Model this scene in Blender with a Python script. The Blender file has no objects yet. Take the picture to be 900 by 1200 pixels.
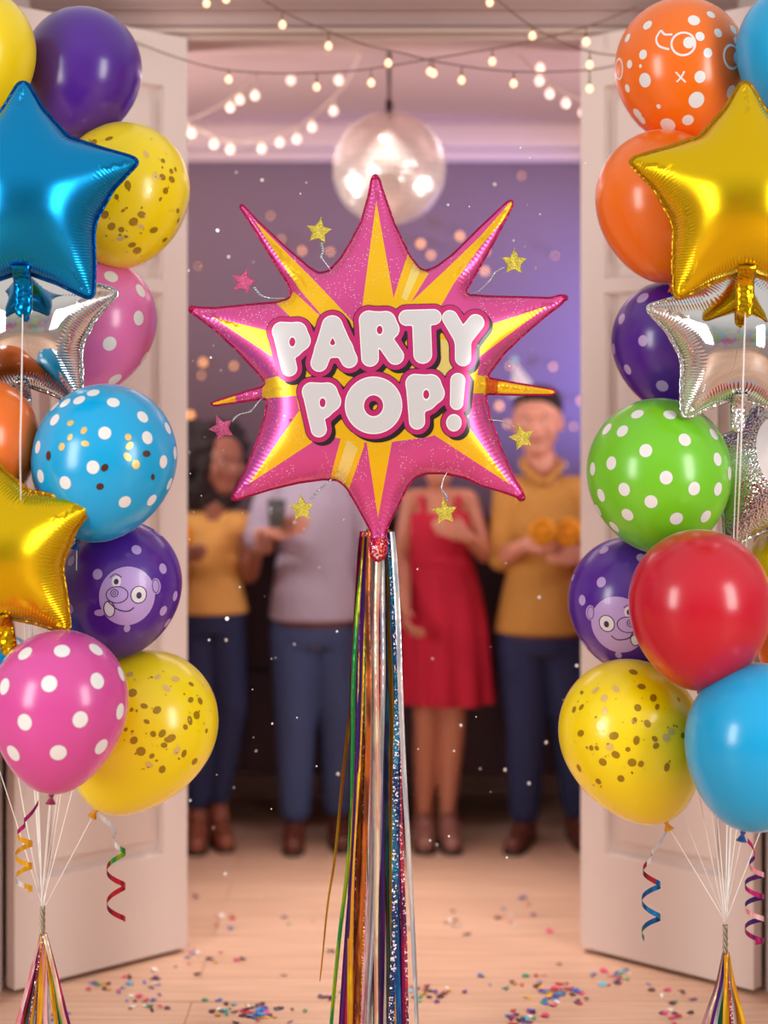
import bpy, bmesh, math, random
import numpy as np
from mathutils import Vector, Matrix
from mathutils.geometry import delaunay_2d_cdt
random.seed(7); rng = np.random.default_rng(7)
SC = bpy.context.scene; COL = SC.collection
F = 1900.0; HZ = 500.0; CX = 450.0; EYE = 1.55

def P(px, py, D):
    "point at distance D from the camera plane"
    return Vector(((px-CX)/F*D, D, EYE+(HZ-py)/F*D))

# ------------------------------------------------------------------ colours and materials
def lin(c):
    return tuple((v/255/12.92 if v/255 <= .04045 else ((v/255+.055)/1.055)**2.4) for v in c)
def _p(m, **kw):
    b = m.node_tree.nodes['Principled BSDF']
    for k, v in kw.items():
        k = k.replace('_', ' ')
        if k in b.inputs: b.inputs[k].default_value = v
    return b
def mat(name, rgb, rough=.5, metal=0., **kw):
    m = bpy.data.materials.new(name); m.use_nodes = True
    _p(m, Base_Color=(*lin(rgb), 1), Roughness=rough, Metallic=metal, **kw); return m
def nd(m, t, **kw):
    n = m.node_tree.nodes.new(t)
    for k, v in kw.items(): setattr(n, k, v)
    return n
def lk(m, a, b): m.node_tree.links.new(a, b)
def emit(name, rgb, strength):
    m = bpy.data.materials.new(name); m.use_nodes = True
    _p(m, Base_Color=(*lin(rgb), 1), Emission_Color=(*lin(rgb), 1), Emission_Strength=strength, Roughness=.3); return m
def math_node(m, op, a, b=None):
    n = nd(m, 'ShaderNodeMath', operation=op)
    for i, v in enumerate((a, b)):
        if v is None: continue
        if isinstance(v, (int, float)): n.inputs[i].default_value = v
        else: lk(m, v, n.inputs[i])
    return n.outputs[0]

def latex(name, rgb, rough=.26):
    m = mat(name, rgb, rough, Specular_IOR_Level=.5, Coat_Weight=.25, Coat_Roughness=.17, Sheen_Weight=.6, Sheen_Roughness=.16,
            Subsurface_Weight=.12, Subsurface_Scale=.03)
    b = m.node_tree.nodes['Principled BSDF']; b.inputs['Subsurface Radius'].default_value = (1, .6, .4)
    n = nd(m, 'ShaderNodeTexNoise'); n.inputs['Scale'].default_value = 30
    tc = nd(m, 'ShaderNodeTexCoord'); lk(m, tc.outputs['Object'], n.inputs['Vector'])
    bp = nd(m, 'ShaderNodeBump'); bp.inputs['Strength'].default_value = .02; bp.inputs['Distance'].default_value = .002
    lk(m, n.outputs['Fac'], bp.inputs['Height']); lk(m, bp.outputs['Normal'], b.inputs['Normal'])
    return m
def foil(name, rgb, rough=.2, metal=1., crease=.0009, glitter=0., lam=.0062):
    m = mat(name, rgb, rough, metal); b = m.node_tree.nodes['Principled BSDF']
    s = nd(m, 'ShaderNodeAttribute', attribute_name='seam_s').outputs['Fac']
    d = nd(m, 'ShaderNodeAttribute', attribute_name='seam_d').outputs['Fac']
    tc = nd(m, 'ShaderNodeTexCoord')
    nz = nd(m, 'ShaderNodeTexNoise'); nz.inputs['Scale'].default_value = 9; lk(m, tc.outputs['Object'], nz.inputs['Vector'])
    ph = math_node(m, 'ADD', math_node(m, 'MULTIPLY', s, 2*math.pi/lam), math_node(m, 'MULTIPLY', nz.outputs['Fac'], 5.))
    w = math_node(m, 'SINE', ph)
    mr = nd(m, 'ShaderNodeMapRange', interpolation_type='SMOOTHSTEP'); lk(m, d, mr.inputs['Value'])
    mr.inputs['From Min'].default_value = .05; mr.inputs['From Max'].default_value = .006
    h = math_node(m, 'MULTIPLY', w, mr.outputs['Result'])
    h = math_node(m, 'ADD', h, math_node(m, 'MULTIPLY', nz.outputs['Fac'], 2.))
    bp = nd(m, 'ShaderNodeBump'); bp.inputs['Strength'].default_value = .55; bp.inputs['Distance'].default_value = crease
    lk(m, h, bp.inputs['Height']); lk(m, bp.outputs['Normal'], b.inputs['Normal'])
    if glitter:
        v = nd(m, 'ShaderNodeTexVoronoi'); v.inputs['Scale'].default_value = 170; lk(m, tc.outputs['Object'], v.inputs['Vector'])
        n2 = nd(m, 'ShaderNodeTexNoise'); n2.inputs['Scale'].default_value = 14; lk(m, tc.outputs['Object'], n2.inputs['Vector'])
        lt = math_node(m, 'LESS_THAN', v.outputs['Distance'], .17)
        g2 = math_node(m, 'GREATER_THAN', n2.outputs['Fac'], .50)
        fac = math_node(m, 'MULTIPLY', math_node(m, 'MULTIPLY', lt, g2), glitter)
        mx = nd(m, 'ShaderNodeMix', data_type='RGBA'); lk(m, fac, mx.inputs['Factor'])
        mx.inputs['A'].default_value = (*lin(rgb), 1); mx.inputs['B'].default_value = (1, .85, .92, 1)
        lk(m, mx.outputs['Result'], b.inputs['Base Color'])
    return m
def wrinkle_foil(name, rgb, rough=.25, metal=1., scale=90, dist=.003, tint=None):
    m = mat(name, rgb, rough, metal); b = m.node_tree.nodes['Principled BSDF']
    tc = nd(m, 'ShaderNodeTexCoord'); v = nd(m, 'ShaderNodeTexVoronoi'); v.inputs['Scale'].default_value = scale
    lk(m, tc.outputs['Object'], v.inputs['Vector'])
    bp = nd(m, 'ShaderNodeBump'); bp.inputs['Strength'].default_value = .8; bp.inputs['Distance'].default_value = dist
    lk(m, v.outputs['Distance'], bp.inputs['Height']); lk(m, bp.outputs['Normal'], b.inputs['Normal'])
    if 'holo' in name:
        v3 = nd(m, 'ShaderNodeTexVoronoi'); v3.inputs['Scale'].default_value = 260; lk(m, tc.outputs['Object'], v3.inputs['Vector'])
        sp = nd(m, 'ShaderNodeSeparateColor'); lk(m, v3.outputs['Color'], sp.inputs['Color'])
    if tint:
        mp = nd(m, 'ShaderNodeMapping'); mp.inputs['Scale'].default_value = (3., 3., .6); lk(m, tc.outputs['Object'], mp.inputs['Vector'])
        n = nd(m, 'ShaderNodeTexNoise'); n.inputs['Scale'].default_value = 14; n.inputs['Detail'].default_value = 4; lk(m, mp.outputs['Vector'], n.inputs['Vector'])
        r = nd(m, 'ShaderNodeValToRGB'); r.color_ramp.elements[0].position = .44; r.color_ramp.elements[1].position = .56
        r.color_ramp.elements[0].color = (*lin(rgb), 1); r.color_ramp.elements[1].color = (*lin(tint), 1)
        lk(m, n.outputs['Fac'], r.inputs['Fac']); lk(m, r.outputs['Color'], b.inputs['Base Color'])
        if 'holo' in name:
            mx = nd(m, 'ShaderNodeMix', data_type='RGBA'); lk(m, math_node(m, 'GREATER_THAN', sp.outputs[0], .82), mx.inputs['Factor']); lk(m, r.outputs['Color'], mx.inputs['A'])
            hs = nd(m, 'ShaderNodeMix', data_type='RGBA'); hs.inputs['Factor'].default_value = .35; hs.inputs['A'].default_value = (.95, .92, .95, 1); lk(m, v3.outputs['Color'], hs.inputs['B']); lk(m, hs.outputs['Result'], mx.inputs['B']); lk(m, mx.outputs['Result'], b.inputs['Base Color'])
    return m
def fabric(name, rgb, rough=.85, scale=250):
    m = mat(name, rgb, rough); b = m.node_tree.nodes['Principled BSDF']
    tc = nd(m, 'ShaderNodeTexCoord'); n = nd(m, 'ShaderNodeTexNoise'); n.inputs['Scale'].default_value = scale
    lk(m, tc.outputs['Object'], n.inputs['Vector'])
    n2 = nd(m, 'ShaderNodeTexNoise'); n2.inputs['Scale'].default_value = 12; lk(m, tc.outputs['Object'], n2.inputs['Vector'])
    h = math_node(m, 'ADD', math_node(m, 'MULTIPLY', n.outputs['Fac'], .15), n2.outputs['Fac'])
    bp = nd(m, 'ShaderNodeBump'); bp.inputs['Strength'].default_value = .5; bp.inputs['Distance'].default_value = .02
    lk(m, h, bp.inputs['Height']); lk(m, bp.outputs['Normal'], b.inputs['Normal']); return m

# ------------------------------------------------------------------ object helpers
def link(o, parent=None, label=None, cat=None, group=None, kind=None):
    COL.objects.link(o)
    if parent: o.parent = parent
    if label: o['label'] = label
    if cat: o['category'] = cat
    if group: o['group'] = group
    if kind: o['kind'] = kind
    return o
def empty(name, loc, label, cat, group=None, rot=(0, 0, 0)):
    o = bpy.data.objects.new(name, None); o.empty_display_size = .05; o.location = loc; o.rotation_euler = rot
    return link(o, None, label, cat, group)
class MB:
    def __init__(s): s.v = []; s.f = []; s.m = []
    def add(s, vs, fs, mi=0):
        o = len(s.v); s.v += [tuple(a) for a in vs]; s.f += [tuple(i+o for i in f) for f in fs]; s.m += [mi]*len(fs)
    def box(s, a, b, mi=0):
        x0, y0, z0 = a; x1, y1, z1 = b
        vs = [(x, y, z) for z in (z0, z1) for y in (y0, y1) for x in (x0, x1)]
        s.add(vs, [(0, 2, 3, 1), (4, 5, 7, 6), (0, 1, 5, 4), (2, 6, 7, 3), (0, 4, 6, 2), (1, 3, 7, 5)], mi)
    def lathe(s, prof, n=24, mi=0, c=(0, 0, 0), caps=False):
        vs = []; fs = []
        for r, z in prof:
            for k in range(n):
                a = 2*math.pi*k/n; vs.append((c[0]+r*math.cos(a), c[1]+r*math.sin(a), c[2]+z))
        for i in range(len(prof)-1):
            for k in range(n):
                k2 = (k+1) % n; fs.append((i*n+k, i*n+k2, (i+1)*n+k2, (i+1)*n+k))
        if caps: fs.append(tuple(range(n))[::-1]); fs.append(tuple((len(prof)-1)*n+k for k in range(n)))
        s.add(vs, fs, mi)
    def tube(s, pts, r, n=8, mi=0):
        pts = [Vector(p) for p in pts]; rs = r if isinstance(r, (list, tuple)) else [r]*len(pts)
        t0 = (pts[1]-pts[0]).normalized(); u = t0.orthogonal().normalized(); vs = []; fs = []
        for i, p in enumerate(pts):
            t = (pts[min(i+1, len(pts)-1)]-pts[max(i-1, 0)]).normalized()
            u = (u-t*u.dot(t)).normalized(); w = t.cross(u)
            for k in range(n):
                a = 2*math.pi*k/n; vs.append(p+(u*math.cos(a)+w*math.sin(a))*rs[i])
        for i in range(len(pts)-1):
            for k in range(n):
                k2 = (k+1) % n; fs.append((i*n+k, i*n+k2, (i+1)*n+k2, (i+1)*n+k))
        fs.append(tuple(range(n))[::-1]); fs.append(tuple((len(pts)-1)*n+k for k in range(n)))
        s.add(vs, fs, mi)
    def ball(s, c, r, nu=20, nv=12, mi=0, rot=None):
        c = Vector(c); r = (r, r, r) if isinstance(r, (int, float)) else r
        vs = []; fs = []
        for j in range(nv+1):
            ph = math.pi*j/nv
            for k in range(nu):
                a = 2*math.pi*k/nu
                v = Vector((r[0]*math.sin(ph)*math.cos(a), r[1]*math.sin(ph)*math.sin(a), r[2]*math.cos(ph)))
                if rot: v = rot @ v
                vs.append(c+v)
        for j in range(nv):
            for k in range(nu):
                k2 = (k+1) % nu; fs.append((j*nu+k, (j+1)*nu+k, (j+1)*nu+k2, j*nu+k2))
        s.add(vs, fs, mi)
    def build(s, name, mats, parent=None, smooth=True, bevel=0, loc=None, merge=True, **tags):
        me = bpy.data.meshes.new(name); me.from_pydata(s.v, [], s.f)
        mats = mats if isinstance(mats, (list, tuple)) else [mats]
        for m in mats: me.materials.append(m)
        me.polygons.foreach_set('material_index', s.m)
        if merge:
            bm = bmesh.new(); bm.from_mesh(me); bmesh.ops.remove_doubles(bm, verts=bm.verts, dist=1e-6)
            if bevel:
                bmesh.ops.bevel(bm, geom=[e for e in bm.edges if e.calc_face_angle(0) > .5], offset=bevel, segments=2, profile=.6, affect='EDGES')
            bmesh.ops.recalc_face_normals(bm, faces=bm.faces); bm.to_mesh(me); bm.free()
        me.polygons.foreach_set('use_smooth', [smooth]*len(me.polygons)); me.update()
        if smooth and bevel: me.set_sharp_from_angle(angle=.7)
        o = bpy.data.objects.new(name, me)
        if loc is not None: o.location = loc
        return link(o, parent, **tags)
def spline(pts, n=8):
    pts = [Vector(p) for p in pts]; out = []
    for i in range(len(pts)-1):
        p0 = pts[max(i-1, 0)]; p1 = pts[i]; p2 = pts[i+1]; p3 = pts[min(i+2, len(pts)-1)]
        for k in range(n):
            t = k/n
            out.append(.5*((2*p1)+(p2-p0)*t+(2*p0-5*p1+4*p2-p3)*t*t+(3*p1-p0-3*p2+p3)*t**3))
    out.append(pts[-1]); return out

# ------------------------------------------------------------------ materials
M = {}
def noise_wall(name, rgb, rough=.6, bump=.002):
    m = mat(name, rgb, rough); b = m.node_tree.nodes['Principled BSDF']; tc = nd(m, 'ShaderNodeTexCoord')
    n = nd(m, 'ShaderNodeTexNoise'); n.inputs['Scale'].default_value = 60; n.inputs['Detail'].default_value = 5
    lk(m, tc.outputs['Object'], n.inputs['Vector'])
    bp = nd(m, 'ShaderNodeBump'); bp.inputs['Strength'].default_value = .2; bp.inputs['Distance'].default_value = bump
    lk(m, n.outputs['Fac'], bp.inputs['Height']); lk(m, bp.outputs['Normal'], b.inputs['Normal']); return m
M['door'] = noise_wall('painted_wood', (222, 204, 198), .45)
M['front'] = noise_wall('hall_wall', (184, 154, 149))
M['trimpink'] = noise_wall('trim_paint', (196, 170, 160), .5)
M['ceil'] = noise_wall('ceiling_paint', (196, 165, 162))
M['back'] = noise_wall('mauve_wall', (106, 84, 92), .7)
M['cornice'] = noise_wall('cornice_paint', (205, 180, 172), .6)
M['sideboard'] = mat('dark_wood', (66, 44, 62), .5)
M['string'] = mat('white_string', (245, 243, 240), .5)
M['cord'] = mat('brown_cord', (122, 90, 80), .6)
M['wcord'] = mat('white_cord', (232, 214, 205), .5)
M['warmbulb'] = emit('warm_bulb', (255, 208, 158), 1.9)
M['whitebulb'] = emit('soft_bulb', (255, 232, 210), 1.5)
M['fairy'] = emit('fairy_bulb', (255, 176, 110), 6.)

def wood_floor():
    m = mat('plank_floor', (205, 165, 145), .42); b = m.node_tree.nodes['Principled BSDF']
    tc = nd(m, 'ShaderNodeTexCoord'); mp = nd(m, 'ShaderNodeMapping'); lk(m, tc.outputs['Object'], mp.inputs['Vector'])
    br = nd(m, 'ShaderNodeTexBrick'); lk(m, mp.outputs['Vector'], br.inputs['Vector'])
    br.inputs['Scale'].default_value = 1.; br.inputs['Brick Width'].default_value = 1.4; br.inputs['Row Height'].default_value = .19
    br.inputs['Mortar Size'].default_value = .002; br.offset = .37
    br.inputs['Color1'].default_value = (*lin((224, 186, 162)), 1); br.inputs['Color2'].default_value = (*lin((212, 172, 148)), 1)
    br.inputs['Mortar'].default_value = (*lin((176, 134, 114)), 1)
    m2 = nd(m, 'ShaderNodeMapping'); m2.inputs['Scale'].default_value = (1.2, 26, 1); lk(m, tc.outputs['Object'], m2.inputs['Vector'])
    n = nd(m, 'ShaderNodeTexNoise'); n.inputs['Scale'].default_value = 2.5; n.inputs['Detail'].default_value = 6; lk(m, m2.outputs['Vector'], n.inputs['Vector'])
    r = nd(m, 'ShaderNodeValToRGB'); r.color_ramp.elements[0].position = .3; r.color_ramp.elements[1].position = .7
    r.color_ramp.elements[0].color = (.72, .66, .62, 1); r.color_ramp.elements[1].color = (1.05, 1.03, 1.0, 1)
    lk(m, n.outputs['Fac'], r.inputs['Fac'])
    mx = nd(m, 'ShaderNodeMix', data_type='RGBA', blend_type='MULTIPLY'); mx.inputs['Factor'].default_value = .8
    lk(m, br.outputs['Color'], mx.inputs['A']); lk(m, r.outputs['Color'], mx.inputs['B']); lk(m, mx.outputs['Result'], b.inputs['Base Color'])
    return m
M['floor'] = wood_floor()

# ------------------------------------------------------------------ the setting
DY = 4.83; TOP = EYE+450/F*DY; BACK = 6.85; CEIL = 2.82
DXH = 240/F*DY
f = MB(); f.box((-3.6, -1.2, -.05), (3.6, BACK+.1, 0)); f.build('floor', M['floor'], smooth=False, kind='structure')
c = MB(); c.box((-3.0, DY+.12, CEIL), (3.0, BACK, CEIL+.05)); c.build('ceiling', M['ceil'], smooth=False, kind='structure')
b = MB(); b.box((-3.0, BACK, 0), (3.0, BACK+.1, CEIL)); b.build('wall_back', M['back'], smooth=False, kind='structure')
for sx, nm in ((-1, 'wall_left'), (1, 'wall_right')):
    b = MB(); x0, x1 = sorted((sx*3.0, sx*3.1)); b.box((x0, DY+.12, 0), (x1, BACK+.1, CEIL+.05)); b.build(nm, M['back'], smooth=False, kind='structure')
# front wall with the opening
b = MB()
b.box((-3.4, DY, 0), (-DXH-.001, DY+.12, 3.1)); b.box((DXH+.001, DY, 0), (3.4, DY+.12, 3.1)); b.box((-DXH-.001, DY, TOP), (DXH+.001, DY+.12, 3.1))
b.build('wall_front', M['front'], smooth=False, kind='structure')
# head casing and cornice of the hall
b = MB(); z = TOP
b.box((-1.12, DY-.03, z), (1.12, DY, z+.018)); b.box((-1.12, DY-.045, z+.018), (1.12, DY, z+.034)); b.box((-1.12, DY-.02, z+.034), (1.12, DY, z+.04))
b.build('trim_1', M['trimpink'], smooth=False, bevel=.003, kind='structure')
b = MB()
for k, (dz0, dz1, dy) in enumerate(((.048, .056, .012), (.096, .108, .018), (.108, .118, .026), (.118, .3, .032))):
    b.box((-1.6, DY-dy, z+dz0), (1.6, DY, z+dz1))
b.build('trim_2', M['front'], smooth=False, bevel=.003, kind='structure')
for sx, nm in ((-1, 'trim_3'), (1, 'trim_4')):
    b = MB(); x0, x1 = sorted((sx*1.05, sx*1.4)); b.box((x0, 4.31, 0), (x1, DY-.001, 3.0)); b.build(nm, M['door'], smooth=False, bevel=.004, kind='structure')
# cornice and baseboard of the back room
b = MB(); b.box((-3, BACK-.03, 2.67), (3, BACK-.001, 2.715)); b.box((-3, BACK-.10, 2.715), (3, BACK-.001, 2.819))
b.build('trim_5', M['cornice'], smooth=False, bevel=.01, kind='structure')
b = MB(); b.box((-3, BACK-.02, 0), (3, BACK-.001, .13)); b.box((-3, BACK-.012, .13), (3, BACK-.001, .15))
b.build('baseboard_back', M['cornice'], smooth=False, bevel=.003, kind='structure')

def door(sx, nm):
    # hinge edge at the opening, the leaf swings towards the camera
    hx, hy = sx*(DXH), DY-.01; nx, ny = sx*1.036, 4.45
    d = Vector((nx-hx, ny-hy, 0)); W = d.length; ang = math.atan2(d.y, d.x)
    H = TOP-.012; t = .045
    def z(py, u):                       # height of a picture row at leaf position u (0 hinge, 1 free edge)
        D = hy+(ny-hy)*u; return EYE+(HZ-py)/F*D
    o = bpy.data.objects.new(nm, None); o.location = (hx, hy, .015); o.rotation_euler = (0, 0, ang); link(o, kind='structure')
    s0 = .082; s1 = W-.075
    rails = [(0, .29), (1.925, 1.965), (2.53, H)]
    b = MB(); yy = (0, t) if sx < 0 else (-t, 0)
    y0, y1 = yy
    b.box((0, y0, 0), (s0, y1, H)); b.box((s1, y0, 0), (W, y1, H))
    for a, c2 in rails: b.box((s0, y0, a), (s1, y1, c2))
    fr = b.build('door_frame', M['door'], o, smooth=False)
    for (a, c2) in ((.29, 1.925), (1.965, 2.53)):
        p = MB(); p.box((s0, y0+.021, a), (s1, y1-.021, c2))
        # raised moulding around the field
        w = .006; q = .044
        for (xa, xb, za, zb) in ((s0, s1, a, a+w), (s0, s1, c2-w, c2), (s0, s0+w, a, c2), (s1-w, s1, a, c2)):
            p.box((xa, y0+.010, za), (xb, y1-.010, zb))
        p.box((s0+q, y0+.003, a+q), (s1-q, y1-.003, c2-q))
        p.build('door_panel', M['door'], o, smooth=True, bevel=.003)
    k = MB()
    for zz in (.25, 1.3, 2.4): k.tube([(0.0, (y0 if sx < 0 else y1), zz), (0.0, (y0 if sx < 0 else y1), zz+.09)], .007, 10)
    k.build('hinge', mat('hinge_metal', (150, 140, 135), .35, 1.), o)
    return o
door(-1, 'door_1'); door(1, 'door_2')

# sideboard behind the guests
sb = empty('sideboard', (0, 6.5, 0), 'dark wooden sideboard on short legs against the mauve wall behind the guests', 'sideboard')
SBW = 1.1; b = MB(); b.box((-SBW, -.2, .2), (SBW, .22, 1.17)); b.build('body', M['sideboard'], sb, bevel=.006)
b = MB(); b.box((-SBW-.03, -.24, 1.17), (SBW+.03, .24, 1.21)); b.build('top', M['sideboard'], sb, bevel=.008)
for k in range(4):
    x = -SBW+.03+k*(2*SBW-.06)/4; w = (2*SBW-.06)/4-.02
    d_ = MB(); d_.box((x, -.222, .23), (x+w, -.2, .6)); dd = d_.build('drawer', M['sideboard'], sb, bevel=.004)
    h = MB(); h.tube([(x+w/2-.07, -.235, .55), (x+w/2+.07, -.235, .55)], .007, 8); h.build('handle', mat('brass', (150, 120, 90), .3, 1.), dd)
    d_ = MB(); d_.box((x, -.222, .63), (x+w, -.2, 1.14)); dd = d_.build('door', M['sideboard'], sb, bevel=.004)
    h = MB(); h.tube([(x+w-.04, -.235, .8), (x+w-.04, -.235, .94)], .007, 8); h.build('handle', mat('brass', (150, 120, 90), .3, 1.), dd)
for x in (-SBW+.08, SBW-.08):
    for y in (-.15, .17):
        l = MB(); l.tube([(x, y, .2), (x, y, 0)], [.028, .018], 12); l.build('leg', M['sideboard'], sb)

# ------------------------------------------------------------------ latex balloons
def profile(R, lb, lt=1.03, n=40):
    pr = []
    for i in range(n+1):
        a = math.pi/2*(1-i/n); pr.append((max(R*math.cos(a), 1e-5), R*lt*math.sin(a)))
    for i in range(1, n+1):
        a = math.pi/2*i/n; k = (lb-1.)
        r = R*math.cos(a)*(1-.42*k*math.sin(a)**2)+.035*R*math.sin(a)**6
        pr.append((r, -R*lb*math.sin(a)))
    return pr
STR_M = M['string']
DOTW = mat('white_dot_print', (236, 236, 236), .35, Coat_Weight=.2)
LILAC = mat('lilac_print', (186, 158, 220), .35, Coat_Weight=.2)
INK = mat('dark_print', (58, 34, 78), .4)
GOLDC = mat('gold_confetti', (168, 132, 16), .3, .25)
PALEC = mat('pale_confetti', (232, 200, 120), .3, .3)
DARKC = mat('bronze_confetti', (84, 48, 34), .35, .3)
GREYW = mat('eye_print', (225, 222, 232), .35)
LATEX = {}
def lx(key, rgb):
    if key not in LATEX: LATEX[key] = latex('latex_'+key, rgb)
    return LATEX[key]
COLS = dict(yellow=(255, 226, 0), purple=(80, 30, 150), pink=(232, 120, 186), magenta=(214, 78, 160), sky=(0, 170, 230), orange=(250, 118, 20), red=(196, 10, 40), green=(118, 206, 36))
KNOT = dict(yellow=(222, 150, 20), purple=(60, 24, 120), pink=(170, 50, 110), magenta=(130, 24, 70), sky=(20, 70, 140), orange=(200, 84, 20), red=(140, 16, 30), green=(60, 140, 30))

def balloon(cx, cy, R, D, color, label, tilt=0., lb=1.22, yaw=0., base=(0, 0), dots=(), dr=7., dotmat=DOTW, conf=(), face=None, marks=(), gather=None, lean=0.):
    s = D/F; Rm = R*s; pr = profile(Rm, lb)
    c = P(cx, cy, D)
    rot = Matrix.Rotation(math.radians(-tilt), 3, 'Y') @ Matrix.Rotation(math.radians(lean), 3, 'X')
    # origin at the knot end
    neck = Vector((0, 0, -Rm*lb)); org = c + rot @ neck
    e = empty('balloon', org, label, 'balloon', None, rot.to_euler())
    vx = -neck            # centre in the object's frame
    m = MB(); m.lathe(pr, 64, 0, vx)
    ang = np.array([math.atan2(r, z) for r, z in pr]); rad = np.array([math.hypot(r, z) for r, z in pr])
    def rho(d): return float(np.interp(math.atan2(math.hypot(d.x, d.y), d.z), ang, rad))
    inv = rot.transposed()
    view = c - Vector((0, 0, EYE)); view.normalize()
    right = view.cross(Vector((0, 0, 1))).normalized(); up = right.cross(view)
    def direc(px, py):
        x = (px-cx)*s; z = -(py-cy)*s; q = Rm
        for _ in range(6):
            l2 = 1-(x*x+z*z)/(q*q); y = math.sqrt(max(l2, .012))
            d = (right*x/q+up*z/q-view*y).normalized(); q = rho(inv @ d)
        return inv @ d
    inv_up = inv @ up
    def decal(d0, pts, mi, off):
        r_ = inv_up.cross(-d0).normalized() if abs(inv_up.dot(d0)) < .98 else Vector((1, 0, 0))
        r_ = -r_; r_ = (inv @ right); r_ = (r_-d0*r_.dot(d0)).normalized(); u_ = r_.cross(d0); u_ = u_ if u_.dot(inv_up) > 0 else -u_
        out = []
        for (x, y) in pts:
            d = (d0+r_*x/R+u_*y/R).normalized(); out.append(vx+d*(rho(d)+off))
        return out
    def blob(d0, ox, oy, rx, ry, mi, off, a=0., n=20, k=None):
        ca, sa = math.cos(a), math.sin(a); vs = [(ox, oy)]; rings = k or (2 if max(rx, ry) < 12 else 7)
        for g in range(1, rings+1):
            for j in range(n):
                t = 2*math.pi*j/n; x = rx*g/rings*math.cos(t); y = ry*g/rings*math.sin(t)
                vs.append((ox+x*ca-y*sa, oy+x*sa+y*ca))
        fs = [(0, 1+j, 1+(j+1) % n) for j in range(n)]
        for g in range(rings-1):
            for j in range(n):
                j2 = (j+1) % n; fs.append((1+g*n+j, 1+(g+1)*n+j, 1+(g+1)*n+j2, 1+g*n+j2))
        m.add(decal(d0, vs, mi, off), fs, mi)
    def line(d0, pts, w, mi, off):
        pts = [Vector((p[0], p[1], 0)) for p in pts]; pts = [p for p in spline(pts, 5)]
        vs = []
        for i, p in enumerate(pts):
            t = (pts[min(i+1, len(pts)-1)]-pts[max(i-1, 0)]).normalized(); n_ = Vector((-t.y, t.x, 0))
            for kk in (-1, 0, 1): vs.append(((p+n_*w/2*kk).x, (p+n_*w/2*kk).y))
        fs = []
        for i in range(len(pts)-1):
            for kk in (0, 1): fs.append((i*3+kk, i*3+kk+1, i*3+4+kk, i*3+3+kk))
        m.add(decal(d0, vs, mi, off), fs, mi)
    def ring(d0, ox, oy, rx, ry, w, mi, off):
        line(d0, [(ox+rx*math.cos(t*math.pi/8), oy+ry*math.sin(t*math.pi/8)) for t in range(17)], w, mi, off)
    mats = [lx(color, COLS[color]), dotmat, LILAC, INK, GREYW]
    for q in dots:
        r_ = q[2]/3.4615 if len(q) > 2 else dr
        blob(direc(base[0]+q[0]/3.4615, base[1]+q[1]/3.4615), 0, 0, r_, r_*1.06, 1, .0004)
    if face:
        fx, fy, fr, mir = face; d0 = direc(fx, fy); g = mir; o1, o2, o3, o4 = .0005, .0009, .0013, .0017
        blob(d0, 0, 0, fr, fr*1.06, 2, o1, 0, 40)
        blob(d0, g*fr*1.08, fr*.3, fr*.24, fr*.3, 2, o1); ring(d0, g*fr*1.05, fr*.3, fr*.16, fr*.24, 1., 3, o2)   # ear
        blob(d0, -g*fr*1.0, -fr*.6, fr*.24, fr*.13, 2, o1, g*.3); blob(d0, 0, -fr*1.22, fr*.12, fr*.2, 2, o1)      # paws
        blob(d0, g*fr*.36, fr*.05, fr*.29, fr*.3, 4, o2); ring(d0, g*fr*.36, fr*.05, fr*.27, fr*.28, 1.1, 3, o3); blob(d0, g*fr*.36, fr*.03, fr*.09, fr*.11, 3, o4)
        blob(d0, -g*fr*.38, fr*.53, fr*.16, fr*.2, 4, o2); blob(d0, -g*fr*.38, fr*.52, fr*.08, fr*.1, 3, o4); line(d0, [(-g*fr*.6, fr*.66), (-g*fr*.42, fr*.8), (-g*fr*.2, fr*.66)], 1., 3, o3)
        ring(d0, -g*fr*.36, fr*.08, fr*.36, fr*.27, 1.1, 3, o2); ring(d0, -g*fr*.44, fr*.14, fr*.12, fr*.12, 1., 3, o2); ring(d0, -g*fr*.44, fr*.14, fr*.05, fr*.05, .8, 3, o2)
        blob(d0, -g*fr*.62, -fr*.42, fr*.17, fr*.27, 4, o2, g*.2); ring(d0, -g*fr*.62, -fr*.42, fr*.19, fr*.29, 1.1, 3, o3)
        line(d0, [(-g*fr*.66, -fr*.14), (-g*fr*.35, -fr*.4), (0, -fr*.48), (g*fr*.2, -fr*.36)], 1.4, 3, o3)
    for q in marks:
        if q[0] == 'ring': ring(direc(base[0]+q[1]/3.4615, base[1]+q[2]/3.4615), 0, 0, q[3]/3.4615, q[3]/3.4615, q[4]/3.4615, 1, .0004)
        if q[0] == 'line':
            x0, y0 = q[1][0]; d0 = direc(base[0]+x0/3.4615, base[1]+y0/3.4615)
            line(d0, [((x-x0)/3.4615, -(y-y0)/3.4615) for x, y in q[1]], q[2]/3.4615, 1, .0004)
    sk = m.build('skin', mats, e)
    if conf:
        m2 = MB(); keep = m; m = m2
        for q in conf:
            k = q[2] if len(q) > 2 else 0; r_ = (5.2 if k != 3 else 3.4)*random.uniform(.75, 1.1); 
            blob(direc(base[0]+q[0]/3.4615, base[1]+q[1]/3.4615), 0, 0, r_, r_*random.uniform(.6, 1.0), (0, 1, 2, 0)[k], .0006, random.uniform(0, 3), 12, 2)
        for _ in range(40 if len(conf) > 15 else 0):   # tiny flecks gathered around the middle
            q = random.choice(conf); r_ = random.uniform(.7, 1.9)
            blob(direc(base[0]+q[0]/3.4615+random.gauss(0, 7), base[1]+q[1]/3.4615+random.gauss(0, 7)), 0, 0, r_, r_*.7, random.choice((0, 0, 1)), .0006, random.uniform(0, 3), 8, 1)
        m2.build('confetti_filling', [GOLDC, PALEC, DARKC], e, label='small metallic confetti discs clinging inside the balloon', kind='stuff'); m = keep
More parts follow.
